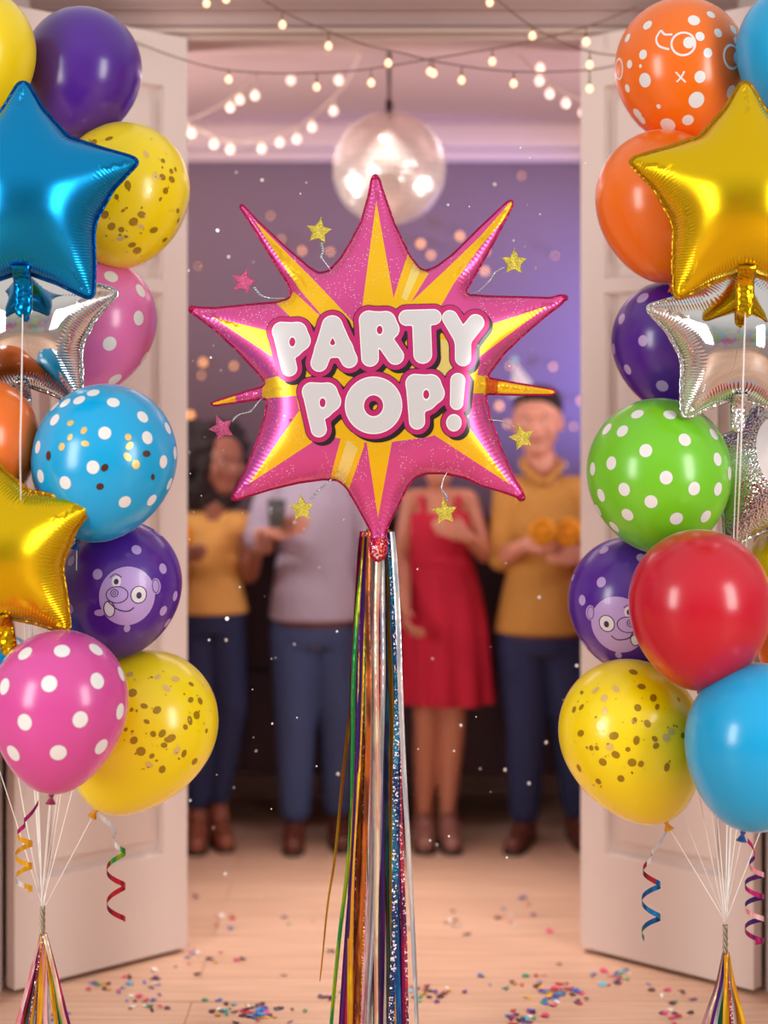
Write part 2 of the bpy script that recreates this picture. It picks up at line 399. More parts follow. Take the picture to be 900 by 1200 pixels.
    k = MB(); q = R/84.
    pk = [(.0035, .006), (.0042, .001), (.0062, -.002), (.0064, -.006), (.0040, -.0095), (.0052, -.013), (.0110, -.023), (.0124, -.0245), (.0108, -.024), (.003, -.015)]
    k.lathe([(a*q, z*q) for a, z in pk], 20); k.build('knot', lx(color+'_knot', KNOT[color]), e)
    if gather is not None:
        a = Vector((0, 0, -.010)); bq = rot.transposed() @ (gather-org)
        w = rot.transposed() @ Vector((0, .03, 0))
        far = bq.length > .6
        mid = a.lerp(bq, .5)+w*(4 if far else .1)
        t = MB(); t.tube(spline([a, mid, bq], 14), .0011, 6); t.build('string', STR_M, e)
    return e, org

GL = P(50, 1062, 3.72); GR = P(850, 1078, 3.72)
def jit(g): return g+Vector((random.uniform(-.004, .004), random.uniform(-.004, .004), random.uniform(-.004, .004)))
L = lambda *a, **k: balloon(*a, gather=jit(GL), **k)
Rr = lambda *a, **k: balloon(*a, gather=jit(GR), **k)
# left bunch
L(-30, 58, 71, 3.80, 'yellow', 'plain yellow balloon cut by the left edge, top of the left bunch', tilt=4)
L(97, 80, 69, 3.98, 'purple', 'plain glossy purple balloon above the blue foil star, top of left bunch', tilt=-4, base=(0, 0), dots=((553, 417, 16),))
L(146, 222, 76, 3.98, 'yellow', 'yellow balloon with gold confetti right of the blue foil star', tilt=-8, base=(0, 0),
  conf=[(445, 572), (655, 653, 3), (653, 717), (690, 725), (665, 770), (645, 803, 3), (518, 752), (475, 798, 3), (500, 850, 3), (430, 868), (455, 913), (540, 893), (572, 865), (620, 925), (665, 965), (535, 985), (555, 1008), (715, 848, 3), (718, 888, 3), (382, 590), (590, 630, 1), (493, 925, 3), (705, 685, 3), (490, 960, 1), (570, 912, 1), (600, 770, 1), (625, 715, 1), (688, 693, 3)])
L(110, 376, 73, 4.04, 'pink', 'light pink polka dot balloon between silver star and door leaf', tilt=-22, lb=1.35, base=(0, 300), dr=8., dots=((448, 87), (565, 140), (556, 250), (442, 352), (583, 410), (465, 497), (340, 60), (300, 440)))
L(-25, 513, 70, 3.70, 'orange', 'plain orange balloon cut by the left edge below the silver star', tilt=5)
L(123, 536, 84, 3.70, 'sky', 'sky blue polka dot balloon with some bronze and gold confetti, middle of left bunch', tilt=-18, lb=1.2, base=(0, 300), dr=7.2,
  dots=((380, 560), (458, 600), (325, 590), (270, 600), (230, 668), (425, 722), (573, 657), (675, 700), (590, 740), (163, 775), (655, 835), (705, 800), (380, 855), (273, 915), (175, 890), (682, 925), (610, 988), (503, 992), (228, 612)),
  conf=[(293, 683, 1), (345, 712, 1), (292, 738, 1), (260, 775, 1), (350, 763, 1), (515, 738, 1), (520, 772, 1), (512, 815, 1), (545, 845, 1), (208, 810, 2), (425, 857, 2), (407, 930, 2), (587, 803, 2), (612, 895, 2)])
L(140, 684, 73, 3.84, 'purple', 'purple balloon printed with a big lilac bear face, beside the gold star of left bunch', tilt=-10, lb=1.2, base=(0, 580), dr=5.8, dotmat=LILAC,
  dots=((638, 158), (551, 228), (296, 268), (400, 322), (655, 303), (705, 413), (657, 470), (292, 453), (675, 520)), face=(149.5, 699, 35, 1))
L(70, 821, 80, 3.56, 'magenta', 'deep pink polka dot balloon at the bottom of the left bunch', tilt=-5, lb=1.36, base=(0, 580), dr=9.,
  dots=((107, 645), (251, 640), (385, 636), (28, 772), (202, 768), (388, 762), (480, 885), (108, 913), (321, 910), (62, 1033), (237, 1035), (405, 1020), (22, 632), (487, 735), (-30, 905), (-60, 1020)))
L(171, 848, 84, 3.86, 'yellow', 'yellow balloon with gold confetti, lowest on the right side of left bunch', tilt=-30, lb=1.36, base=(0, 580),
  conf=[(540, 808), (585, 860), (635, 877), (546, 990), (573, 1033), (662, 1012), (740, 1047), (783, 1080), (790, 900), (767, 840), (805, 845), (830, 962, 3), (763, 920), (690, 985), (655, 1105), (620, 968, 3), (515, 948, 3), (537, 873, 3), (770, 778, 3), (708, 757, 1), (638, 748, 1), (672, 793, 1), (530, 735, 1), (655, 948+19), (678, 972+20), (595, 920, 3), (745, 945, 3), (615, 1052, 3), (605, 1085, 1), (712, 1035, 1)])
L(-8, 802, 60, 3.84, 'sky', 'blue balloon mostly hidden behind the deep pink polka dot balloon', tilt=0, base=(0, 580), dots=((100, 580, 20), (60, 600, 20)))
# right bunch
Rr(798, 78, 77, 3.98, 'orange', 'orange balloon printed with white blotches, rings and eyes, top of right bunch', tilt=4, lb=1.18, base=(640, 0), dr=5.3,
   dots=((417, 105, 20), (337, 150, 18), (663, 75), (690, 147), (620, 158), (750, 135, 20), (650, 222), (400, 218), (346, 253, 16), (407, 317, 27), (336, 347, 16), (620, 312, 22), (607, 400, 30), (742, 375, 25), (375, 450, 24), (390, 472, 20), (367, 500), (574, 478, 21), (495, 495, 28), (597, 95, 24), (577, 180, 22), (765, 245, 25), (460, 420, 9), (390, 262, 7), (760, 180, 16)),
   marks=(('ring', 556, 183, 46, 9), ('ring', 745, 240, 46, 10), ('ring', 300, 270, 40, 9), ('line', ((470, 128), (450, 160), (460, 195), (500, 218)), 9), ('line', ((470, 128), (485, 150), (515, 155)), 9),
          ('line', ((527, 290), (545, 310), (565, 330)), 7), ('line', ((560, 288), (548, 310), (530, 328)), 7)))
Rr(935, 55, 71, 3.80, 'sky', 'plain sky blue balloon cut by the right edge beside the orange printed one', tilt=-4)
Rr(776, 233, 78, 3.94, 'orange', 'plain orange balloon left of the gold foil star in right bunch', tilt=6, lb=1.27)
Rr(786, 400, 69, 4.04, 'purple', 'purple balloon with lilac dots behind the silver star of right bunch', tilt=14, lb=1.3, base=(640, 300), dr=6.6, dotmat=LILAC,
   dots=((395, 172, 26), (312, 255, 22), (398, 343, 21), (335, 457, 21), (472, 522, 23), (278, 375, 22), (540, 250, 22), (560, 420, 22)))
Rr(772, 553, 84, 3.88, 'green', 'lime green polka dot balloon in the right bunch', tilt=8, lb=1.14, base=(640, 300), dr=7.4,
   dots=((373, 647), (500, 650), (252, 705), (315, 715), (557, 750), (407, 793), (672, 725), (272, 842), (195, 865), (685, 825), (485, 898), (593, 940), (323, 945), (687, 942), (427, 992), (230, 970), (335, 1045), (525, 1058), (280, 1097), (215, 1030), (640, 1050), (735, 880)))
Rr(738, 703, 72, 3.98, 'purple', 'purple balloon printed with a big lilac bear face, half hidden by the red balloon', tilt=6, lb=1.18, base=(640, 580), dr=5.8, dotmat=LILAC,
   dots=((237, 230), (228, 358), (152, 430), (158, 606), (385, 260), (112, 340, 14)), face=(724, 733, 35, -1))
Rr(820, 706, 83, 3.66, 'red', 'plain glossy red balloon in the right bunch', tilt=0, lb=1.24)
Rr(738, 858, 83, 3.84, 'yellow', 'yellow balloon with gold confetti, lowest on the left side of right bunch', tilt=22, lb=1.34, base=(640, 580),
   conf=[(385, 785), (370, 868), (357, 918), (407, 928), (430, 828), (435, 985), (440, 1012), (365, 993), (332, 1028, 3), (285, 1050), (235, 1080), (348, 1078), (382, 1082), (482, 1092), (148, 972), (150, 870), (190, 1027, 3), (212, 1027, 3), (278, 978), (445, 862), (353, 727), (240, 833, 1), (285, 797, 1), (217, 1156), (305, 1141), (140, 1108), (243, 883, 1), (205, 803, 1), (120, 880), (500, 955, 1), (480, 980, 1), (530, 830, 3), (545, 970, 3), (150, 812, 3), (262, 1020, 1), (225, 940, 1)])
Rr(890, 866, 86, 3.60, 'sky', 'plain sky blue balloon at the bottom of the right bunch below the red one', tilt=-10, lb=1.26)
Rr(932, 668, 56, 3.98, 'yellow', 'plain yellow balloon peeking out above right of the red balloon', tilt=0)
Rr(948, 752, 60, 4.02, 'orange', 'plain orange balloon at the right edge between red and blue balloons', tilt=0)

# ------------------------------------------------------------------ foil shapes
def resample(poly, step):
    poly = [np.array(p, float) for p in poly]; out = []
    n = len(poly)
    for i in range(n):
        a, b_ = poly[i], poly[(i+1) % n]; L_ = np.linalg.norm(b_-a); k = max(1, int(round(L_/step)))
        for j in range(k): out.append(a+(b_-a)*j/k)
    return np.array(out)
def inside(poly, pts):
    poly = np.asarray(poly, float); x, y = pts[:, 0], pts[:, 1]; r = np.zeros(len(pts), bool)
    n = len(poly); j = n-1
    for i in range(n):
        xi, yi = poly[i]; xj, yj = poly[j]
        c_ = ((yi > y) != (yj > y)) & (x < (xj-xi)*(y-yi)/((yj-yi) if yj != yi else 1e-9)+xi)
        r ^= c_; j = i
    return r
def segdist(poly, pts):
    n = len(poly); best = np.full(len(pts), 1e9); arc = np.zeros(len(pts)); acc = 0.
    for i in range(n):
        a = poly[i]; b_ = poly[(i+1) % n]; ab = b_-a; L2 = ab @ ab+1e-12
        t = np.clip(((pts-a) @ ab)/L2, 0, 1); q = a+t[:, None]*ab; d = np.hypot(*(pts-q).T)
        k = d < best; best[k] = d[k]; arc[k] = acc+(t*math.sqrt(L2))[k]; acc += math.sqrt(L2)
    return best, arc
def poisson(poly, h, iters):
    mn = poly.min(0)-3*h; mx = poly.max(0)+3*h
    nx, ny = (np.ceil((mx-mn)/h)).astype(int)+1
    gx, gy = np.meshgrid(mn[0]+np.arange(nx)*h, mn[1]+np.arange(ny)*h, indexing='ij')
    ins = inside(poly, np.stack([gx.ravel(), gy.ravel()], 1)).reshape(nx, ny)
    u = np.zeros((nx, ny)); par = (np.add.outer(np.arange(nx), np.arange(ny)) % 2)
    om = 1.93
    masks = [ins & (par == k) for k in (0, 1)]
    for m_ in masks: m_[0] = m_[-1] = False; m_[:, 0] = m_[:, -1] = False
    for _ in range(iters):
        for m_ in masks:
            a = np.zeros_like(u); a[1:-1, 1:-1] = .25*(u[2:, 1:-1]+u[:-2, 1:-1]+u[1:-1, 2:]+u[1:-1, :-2]+h*h)
            u[m_] += om*(a[m_]-u[m_])
    u = np.maximum(u, 0)
    def samp(pts):
        fx = np.clip((pts[:, 0]-mn[0])/h, 0, nx-1.001); fy = np.clip((pts[:, 1]-mn[1])/h, 0, ny-1.001)
        ix = fx.astype(int); iy = fy.astype(int); tx = fx-ix; ty = fy-iy
        return (u[ix, iy]*(1-tx)*(1-ty)+u[ix+1, iy]*tx*(1-ty)+u[ix, iy+1]*(1-tx)*ty+u[ix+1, iy+1]*tx*ty)
    return samp
class Foil:
    "an inflated two-sheet foil shape from an outline in picture pixels around a centre"
    def __init__(s, outline, centre, D, puff=.55, step=3., grid=4., smooth=2, h=1.5, iters=500, cap=None):
        s.sc = D/F; s.cen = np.array(centre, float)
        p = resample([np.array(q, float)-s.cen for q in outline], step); p[:, 1] *= -1
        for _ in range(smooth): p = .25*np.roll(p, 1, 0)+.5*p+.25*np.roll(p, -1, 0)
        area = .5*np.sum(p[:, 0]*np.roll(p[:, 1], -1)-np.roll(p[:, 0], -1)*p[:, 1])
        if area < 0: p = p[::-1]
        s.p = p; s.u = poisson(p, h, iters); s.um = float(s.u(np.stack(np.meshgrid(np.linspace(*[f_(p[:, 0]) for f_ in (np.min, np.max)], 60), np.linspace(*[f_(p[:, 1]) for f_ in (np.min, np.max)], 60)), -1).reshape(-1, 2)).max()); s.puff = puff; s.step = step; s.grid = grid; s.cap = cap
    def height(s, q):
        d, _ = segdist(s.p, q)
        uu = np.maximum(s.u(q), 0); z = s.puff*2*np.sqrt(uu)*(.74+.42*uu/s.um)
        lim = s.puff*2.2*np.sqrt(np.maximum(d, 0)*22)   # keep the grid's error away from the rim
        z = np.where(d < 3.5, np.minimum(z, lim), z)
        if s.cap: z = s.cap*np.tanh(z/s.cap)
        return z
    def build(s, name, mats, parent, regions=(), seam=2.6, seam_mat=None, seam_name='seam', backfac=.9, **tags):
        p = s.p; n = len(p); T = np.roll(p, -1, 0)-np.roll(p, 1, 0); T /= np.linalg.norm(T, axis=1)[:, None]+1e-9
        N = np.stack([-T[:, 1], T[:, 0]], 1)   # inward for ccw
        pts = [tuple(a) for a in p]; edges = [(i, (i+1) % n) for i in range(n)]
        extra = []
        for off in (.8, 2.4, 5.):
            q = p+N*off; ok = inside(p, q); d, _ = segdist(p, q); ok &= d > off*.9; extra.append(q[ok])
        mn, mx = p.min(0), p.max(0); g = s.grid
        gx = np.arange(mn[0], mx[0], g); gy = np.arange(mn[1], mx[1], g*.866)
        G = np.array([(x+(g/2 if j % 2 else 0), y) for j, y in enumerate(gy) for x in gx])
        G = G[inside(p, G)]; d, _ = segdist(p, G); extra.append(G[d > 7.5])
        E = np.concatenate(extra); pts += [tuple(a) for a in E]
        regs = []
        for poly, mi in regions:
            r_ = np.array([(a-s.cen[0], -(b_-s.cen[1])) for a, b_ in poly], float); regs.append((r_, mi))
            rr = resample(list(r_), 4.); k = len(pts); pts += [tuple(a) for a in rr]; edges += [(k+i, k+(i+1) % len(rr)) for i in range(len(rr))]
        V, _, Fc, *_ = delaunay_2d_cdt([Vector(a) for a in pts], edges, [], 0, 1e-4, False)
        V = np.array([tuple(v) for v in V]); Fa = np.array([tuple(t) for t in Fc])
        cen = V[Fa].mean(1); keep = inside(p, cen); Fa = Fa[keep]; cen = cen[keep]
        mi = np.zeros(len(Fa), int)
        for r_, k in regs: mi[inside(r_, cen)] = k
        d, arc = segdist(p, V); ins = inside(p, V) & (d > .05)
        z = np.where(ins, s.height(V), 0.)
        nv = len(V); sc = s.sc
        vs = [(x*sc, -zz*sc, y*sc) for (x, y), zz in zip(V, z)]
        bi = np.arange(nv); back = []
        for i in range(nv):
            if ins[i]: bi[i] = nv+len(back); back.append((V[i, 0]*sc, z[i]*backfac*sc, V[i, 1]*sc))
        fs = [tuple(int(a) for a in t) for t in Fa]+[tuple(int(bi[a]) for a in t[::-1]) for t in Fa]
        me = bpy.data.meshes.new(name); me.from_pydata(vs+back, [], fs)
        for m_ in mats: me.materials.append(m_)
        me.polygons.foreach_set('material_index', list(mi)+[0 if not regions else int(k) for k in mi])
        me.polygons.foreach_set('use_smooth', [True]*len(fs))
        ds = np.concatenate([d, d[ins]])*sc; ss = np.concatenate([arc, arc[ins]])*sc
        for nm, arr in (('seam_s', ss), ('seam_d', ds)):
            at = me.attributes.new(nm, 'FLOAT', 'POINT'); at.data.foreach_set('value', arr.astype(np.float32))
        bm = bmesh.new(); bm.from_mesh(me); bmesh.ops.recalc_face_normals(bm, faces=bm.faces); bm.to_mesh(me); bm.free()
        o = bpy.data.objects.new(name, me); link(o, parent, **tags)
        if seam_mat:
            mb = MB(); q = p-N*seam; vv = []; ff = []
            for i in range(n):
                for (a, y) in ((p[i]+N[i]*1., -.0006), (q[i], -.0004), (q[i], .0004), (p[i]+N[i]*1., .0006)): vv.append((a[0]*sc, y+.0005*math.sin(i*1.7)*(1 if a is q[i] else 0), a[1]*sc))
            for i in range(n):
                j = (i+1) % n
                for k in range(4): ff.append((i*4+k, i*4+(k+1) % 4, j*4+(k+1) % 4, j*4+k))
            mb.add(vv, ff); mb.build(seam_name, seam_mat, parent)
        return o

STAR = [(0, -143), (5, -141), (22, -112), (52, -79), (92, -66), (128, -56), (133, -52), (130, -48), (104, -20), (84, 16), (81, 32), (82, 70), (81, 104), (78, 108), (73, 107), (40, 91), (8, 80), (0, 79)]
STARO = STAR+[(-x, y) for x, y in STAR[::-1] if x > 0]
def star(cx, cy, D, sc, rot, label, body, rim, tailm, taillen=50, patch=None, tw=10.5, tailpoint=None, yaw=0):
    e = empty('foil_star_balloon', P(cx, cy, D), label, 'balloon', None, (0, 0, math.radians(yaw)))
    a = math.radians(rot); ca, sa = math.cos(a), math.sin(a)
    out = [((x*ca+y*sa)*sc, (-x*sa+y*ca)*sc) for x, y in STARO]
    fo = Foil(out, (0, 0), D, puff=.56, step=3, grid=5, h=1.5, iters=420); fo.build('body', [body], e, seam_mat=rim, seam=3.5)
    # filling tail hanging from the lower notch
    m = MB(); s = D/F; n = 14; vs = []; fs = []; w = tw*sc
    for i in range(n+1):
        t = i/n; y = (74+(taillen+6)*t)*sc; ww = w*(1 if t < .82 else math.sqrt(max(1-((t-.82)/.19)**2, .02)))
        for k in range(9):
            u = -1+k/4; x = u*ww; th = 2.4*math.sqrt(max(1-u*u, 0))+.3
            X, Y = (x*ca+y*sa), (-x*sa+y*ca)
            vs.append((X*s, (-22*(1-min(t*3.2, 1))*sc-th-1.5)*s, -Y*s))
    for i in range(n):
        for k in range(8): fs.append((i*9+k, i*9+k+1, (i+1)*9+k+1, (i+1)*9+k))
    off = len(vs); vs += [(x, y+2*(2.8)*s, z) for x, y, z in vs]; fs += [tuple(q+off for q in f_) for f_ in fs]
    ring_ = [k for k in range(9)]+[i*9+8 for i in range(1, n+1)]+[n*9+k for k in range(7, -1, -1)]+[i*9 for i in range(n-1, 0, -1)]
    for i in range(len(ring_)):
        a_, b_ = ring_[i], ring_[(i+1) % len(ring_)]; fs.append((a_, b_, b_+off, a_+off))
    m.add(vs, fs); m.build('filling_tail', tailm, e)
    if patch:
        mm = MB(); pts = []; n = 28; rings = 6
        q = [(patch[0]-cx, -(patch[1]-cy))]
        for g in range(1, rings+1):
            for j in range(n): t = 2*math.pi*j/n; q.append((patch[0]-cx+patch[2]*g/rings*math.cos(t), -(patch[1]-cy)+patch[3]*g/rings*math.sin(t)))
        hh = fo.height(np.array(q)); vv = [(x*s, (-h_-1.2)*s, y*s) for (x, y), h_ in zip(q, hh)]
        ff = [(0, 1+j, 1+(j+1) % n) for j in range(n)]
        for g in range(rings-1):
            for j in range(n): j2 = (j+1) % n; ff.append((1+g*n+j, 1+(g+1)*n+j, 1+(g+1)*n+j2, 1+g*n+j2))
        mm.add(vv, ff); mm.build('round_print', mat('pale_print', (226, 216, 220), .4), e, label='pale oval face print on the silver foil')
        for (fx, fy, rr, c_) in ((patch[0]-2, patch[1]-12, 3, (110, 90, 100)), (patch[0]-4, patch[1]+14, 6, (222, 150, 170))):
            f3 = MB(); hq = float(fo.height(np.array([(fx-cx, -(fy-cy))]))[0])
            f3.ball(((fx-cx)*s, (-hq-1.8)*s, -(fy-cy)*s), (rr*s, .0012, rr*s*.8), 14, 8); f3.build('print_mark', mat('print_ink', c_, .5), e)
    # hanging string from the tail
    ty = (66+taillen+8)*sc; X, Y = ty*sa, ty*ca
    if tailpoint is not None:
        t = MB(); a0 = Vector((X*s, -.004, -Y*s)); pts = [a0]+[Matrix.Rotation(-math.radians(yaw), 3, 'Z') @ (q-P(cx, cy, D)) for q in tailpoint]
        t.tube(spline(pts, 10), .0016, 6); t.build('string', STR_M, e)
    return e
BLUEF = foil('blue_foil', (10, 142, 206), .25, .85); BLUER = wrinkle_foil('blue_foil_rim', (6, 80, 150), .3); BLUET = wrinkle_foil('blue_foil_tail', (10, 130, 200), .22)
GOLDF = foil('gold_foil', (232, 194, 14), .24, .85); GOLDR = wrinkle_foil('gold_foil_rim', (186, 140, 30), .3); GOLDT = wrinkle_foil('gold_foil_tail', (214, 168, 20), .22)
SILF = foil('silver_foil', (222, 222, 222), .06, 1., crease=.0016); SILR = wrinkle_foil('silver_foil_rim', (205, 205, 205), .2); SILT = wrinkle_foil('silver_foil_tail', (216, 216, 216), .14, scale=160)
star(27, 240, 3.60, 1., 0, 'shiny blue foil star balloon in the upper left bunch', BLUEF, BLUER, BLUET, 52, tailpoint=[P(25, 470, 3.50), P(24, 560, 3.50), P(30, 760, 3.82), GL], yaw=4)
star(28, 386, 3.84, .82, 0, 'chrome silver foil star balloon behind the blue star, left bunch', SILF, SILR, SILT, 62, tailpoint=[P(40, 800, 3.95), GL])
star(-4, 653, 3.58, .9, 7.6, 'shiny gold foil star balloon cut by the left edge, left bunch', GOLDF, GOLDR, GOLDT, 50, tailpoint=[P(20, 900, 3.82), GL])
star(873, 240, 3.60, 1., 0, 'shiny gold foil star balloon in the upper right bunch', GOLDF, GOLDR, GOLDT, 52, tailpoint=[P(871, 440, 3.54), P(867, 560, 3.56), P(863, 640, 3.74), P(856, 760, 3.88), GR], yaw=-4)
star(865, 403, 3.75, .8, 0, 'chrome silver foil star balloon behind the gold star, right bunch', SILF, SILR, SILT, 50, tailpoint=[P(860, 620, 3.84), P(853, 900, 3.82), GR])
star(905, 560, 3.90, .72, 4, 'crinkled silver foil star balloon with pale oval face print at right edge', SILT, SILR, SILT, 46, patch=(903, 529, 25, 40), tailpoint=[P(870, 800, 3.9), GR])

# ------------------------------------------------------------------ the burst balloon
OUT = [(440, 206), (444, 210), (448, 224), (462, 264), (480, 301), (492, 316), (500, 318), (512, 313), (532, 298), (562, 268), (596, 236), (601, 236), (600, 241), (582, 276), (562, 312), (548, 336), (545, 342), (549, 346), (570, 348),
       (610, 349), (646, 350), (658, 346), (663, 349), (656, 357), (640, 369), (614, 391), (592, 412), (575, 434), (571, 441), (574, 444), (600, 449), (648, 457), (652, 460), (648, 462), (610, 462), (570, 461), (568, 464),
       (574, 490), (588, 530), (602, 560), (613, 579), (611, 585), (604, 581), (590, 576), (566, 569), (544, 559), (520, 554), (500, 554), (486, 559), (477, 569), (466, 592), (456, 612), (451, 624), (453, 640), (451, 652), (443, 658), (435, 652), (434, 640), (436, 624), (430, 612), (419, 592), (406, 570), (396, 562),
       (380, 561), (350, 565), (320, 572), (290, 581), (275, 586), (271, 582), (276, 575), (288, 552), (301, 520), (311, 490), (314, 470), (310, 466), (290, 469), (250, 475), (247, 473), (252, 471), (290, 459), (308, 454), (312, 449), (304, 438), (280, 412), (256, 389), (234, 372), (222, 364), (223, 359), (230, 361), (250, 362), (290, 358), (325, 355), (340, 350), (342, 343),
       (338, 332), (316, 297), (298, 267), (281, 241), (283, 240), (301, 259), (334, 290), (362, 314), (374, 321), (386, 318), (400, 303), (412, 283), (424, 260), (433, 228), (436, 210)]
YEL = [
 [(441, 236), (425, 362), (425, 400), (461, 400), (461, 352)],
 [(478, 298), (502, 322), (481, 357), (481, 380), (461, 380), (461, 352)],
 [(604, 230), (563, 277), (518, 321), (481, 357), (481, 385), (515, 385), (515, 362), (531, 334), (563, 289), (606, 240)],
 [(641, 359), (575, 381), (550, 390), (545, 425), (558, 421)],
 [(566, 440), (566, 463), (655, 466), (656, 455)],
 [(568, 442), (548, 438), (545, 462), (568, 461), (574, 461), (574, 443)],
 [(598, 568), (547, 499), (520, 480), (500, 500), (507, 509)],
 [(443, 606), (430, 518), (430, 500), (459, 500), (459, 518)],
 [(386, 566), (408, 576), (427, 523), (427, 500), (404, 500)],
 [(292, 567), (352, 482), (370, 480), (375, 510), (366, 519)],
 [(308, 446), (350, 436), (356, 464), (313, 467), (308, 466)],
 [(246, 478), (244, 470), (276, 461), (276, 473)],
 [(250, 372), (315, 389), (330, 395), (330, 420), (319, 418)],
 [(318, 350), (345, 343), (378, 374), (372, 395), (343, 374)],
 [(299, 260), (352, 341), (376, 369), (385, 390), (420, 390), (414, 379), (363, 324), (304, 264)],
 [(345, 440), (362, 400), (420, 380), (480, 370), (540, 385), (560, 430), (545, 500), (500, 512), (440, 520), (390, 512), (352, 480)],
]
PALE = [[(391, 566), (402, 573), (420, 525), (408, 515)], [(486, 305), (494, 315), (476, 355), (470, 352)], [(505, 400), (528, 400), (528, 445), (505, 445)]]
ORG = [[(568, 442), (584, 445), (582, 462), (568, 461)]]
burst = empty('starburst_balloon', P(443, 440, 3.80), 'large pink and yellow starburst foil balloon printed PARTY POP! in white bubble letters', 'balloon')
PINKF = foil('pink_foil', (222, 84, 156), .27, .5, glitter=1., lam=.010, crease=.00045); YELF = foil('yellow_foil', (248, 196, 22), .28, .4, glitter=.6, lam=.010, crease=.00045)
PALEF = foil('pale_yellow_foil', (250, 226, 130), .25, .5); ORGF = foil('orange_foil', (236, 110, 30), .28, .5)
PRIM = wrinkle_foil('pink_foil_rim', (176, 24, 84), .3, .7)
bf = Foil(OUT, (443, 440), 3.80, puff=.46, step=3., grid=4.5, smooth=1, h=1.2, iters=700, cap=40.)
regs = [(y, 1) for y in YEL]+[(y, 2) for y in PALE]+[(y, 3) for y in ORG]+[([(428, 630), (458, 630), (458, 664), (428, 664)], 4)]
bf.build('body', [PINKF, YELF, PALEF, ORGF, wrinkle_foil('red_holo_tab', (206, 70, 60), .25, .7, scale=200, tint=(190, 30, 80))], burst, regions=regs, seam_mat=PRIM, seam=2.)
# round nubs on the five big tips
for (x, y, r) in ((440, 208, 4), (662, 349, 4), (611, 583, 5), (274, 583, 4), (225, 362, 4)):
    m = MB(); s = bf.sc; m.ball(((x-443)*s, 0, -(y-440)*s), (r*s, r*s*.7, r*s), 14, 10); m.build('tip', PRIM, burst)

# lettering as printed bubble letters following the balloon's surface
def cap(X, Y, a, b_, ra, rb=None):
    rb = ra if rb is None else rb; ax, ay = a; dx, dy = b_[0]-ax, b_[1]-ay; L2 = dx*dx+dy*dy+1e-9
    t = np.clip(((X-ax)*dx+(Y-ay)*dy)/L2, 0, 1); return np.hypot(X-ax-t*dx, Y-ay-t*dy)-(ra+(rb-ra)*t)
def ell(X, Y, c_, rx, ry): return (np.hypot((X-c_[0])/rx, (Y-c_[1])/ry)-1)*min(rx, ry)
def smin(a, b_, k=2.): 
    h = np.clip(.5+.5*(b_-a)/k, 0, 1); return b_*(1-h)+a*h-k*h*(1-h)
def Pl(X, Y, x, y, stemx, stemy):
    d = cap(X, Y, (x, y), (stemx, stemy), 10, 9.3)
    for q in (((x+1, y), (x+19, y+1), 11), ((x+19, y+1), (x+23, y+11), 11.6), ((x+23, y+11), (x+14, y+20), 11), ((x+14, y+20), (x+6, y+26), 9), ((x+10, y+12), (x+11, y+13), 10)): d = smin(d, cap(X, Y, *q))
    return np.maximum(d, -ell(X, Y, (x+13.5, y+12.5), 3.4, 5.2))
LET = {
 'P1': lambda X, Y: Pl(X, Y, 331, 390, 341, 433),
 'A': lambda X, Y: np.maximum(smin(smin(cap(X, Y, (390, 384), (375.5, 427), 11.5, 10), cap(X, Y, (391, 384), (410, 423), 11.5, 9.8)), cap(X, Y, (381, 411), (404, 410), 10.5)), -cap(X, Y, (391, 399), (391, 403.5), .7, 3.)),
 'R': lambda X, Y: np.maximum(smin(smin(smin(smin(smin(cap(X, Y, (432, 378), (434, 421), 10.8, 10.2), cap(X, Y, (433, 378), (452, 379), 11)), cap(X, Y, (452, 379), (456, 388), 11.6)), cap(X, Y, (456, 388), (446, 398), 11)), cap(X, Y, (447, 396), (463, 419), 10)), cap(X, Y, (441, 390), (443, 400), 10)), -ell(X, Y, (445, 389), 3.3, 4.8)),
 'T': lambda X, Y: smin(cap(X, Y, (476, 375), (507, 374), 9.3), cap(X, Y, (493, 378), (494.5, 417), 10.8)),
 'Y': lambda X, Y: smin(smin(cap(X, Y, (526, 375), (540, 399), 9.3), cap(X, Y, (556, 380), (541, 399), 10)), cap(X, Y, (541, 399), (541, 421), 9.5)),
 'P2': lambda X, Y: Pl(X, Y, 366, 460, 375, 503),
 'O': lambda X, Y: np.maximum(ell(X, Y, (438, 475.5), 33, 33), -ell(X, Y, (438, 476), 11, 12)),
 'P3': lambda X, Y: Pl(X, Y, 485, 450.5, 488, 494),
 '!': lambda X, Y: np.minimum(cap(X, Y, (535, 447), (533.5, 473), 8.8, 7.8), ell(X, Y, (530.5, 495.5), 9, 10)),
}
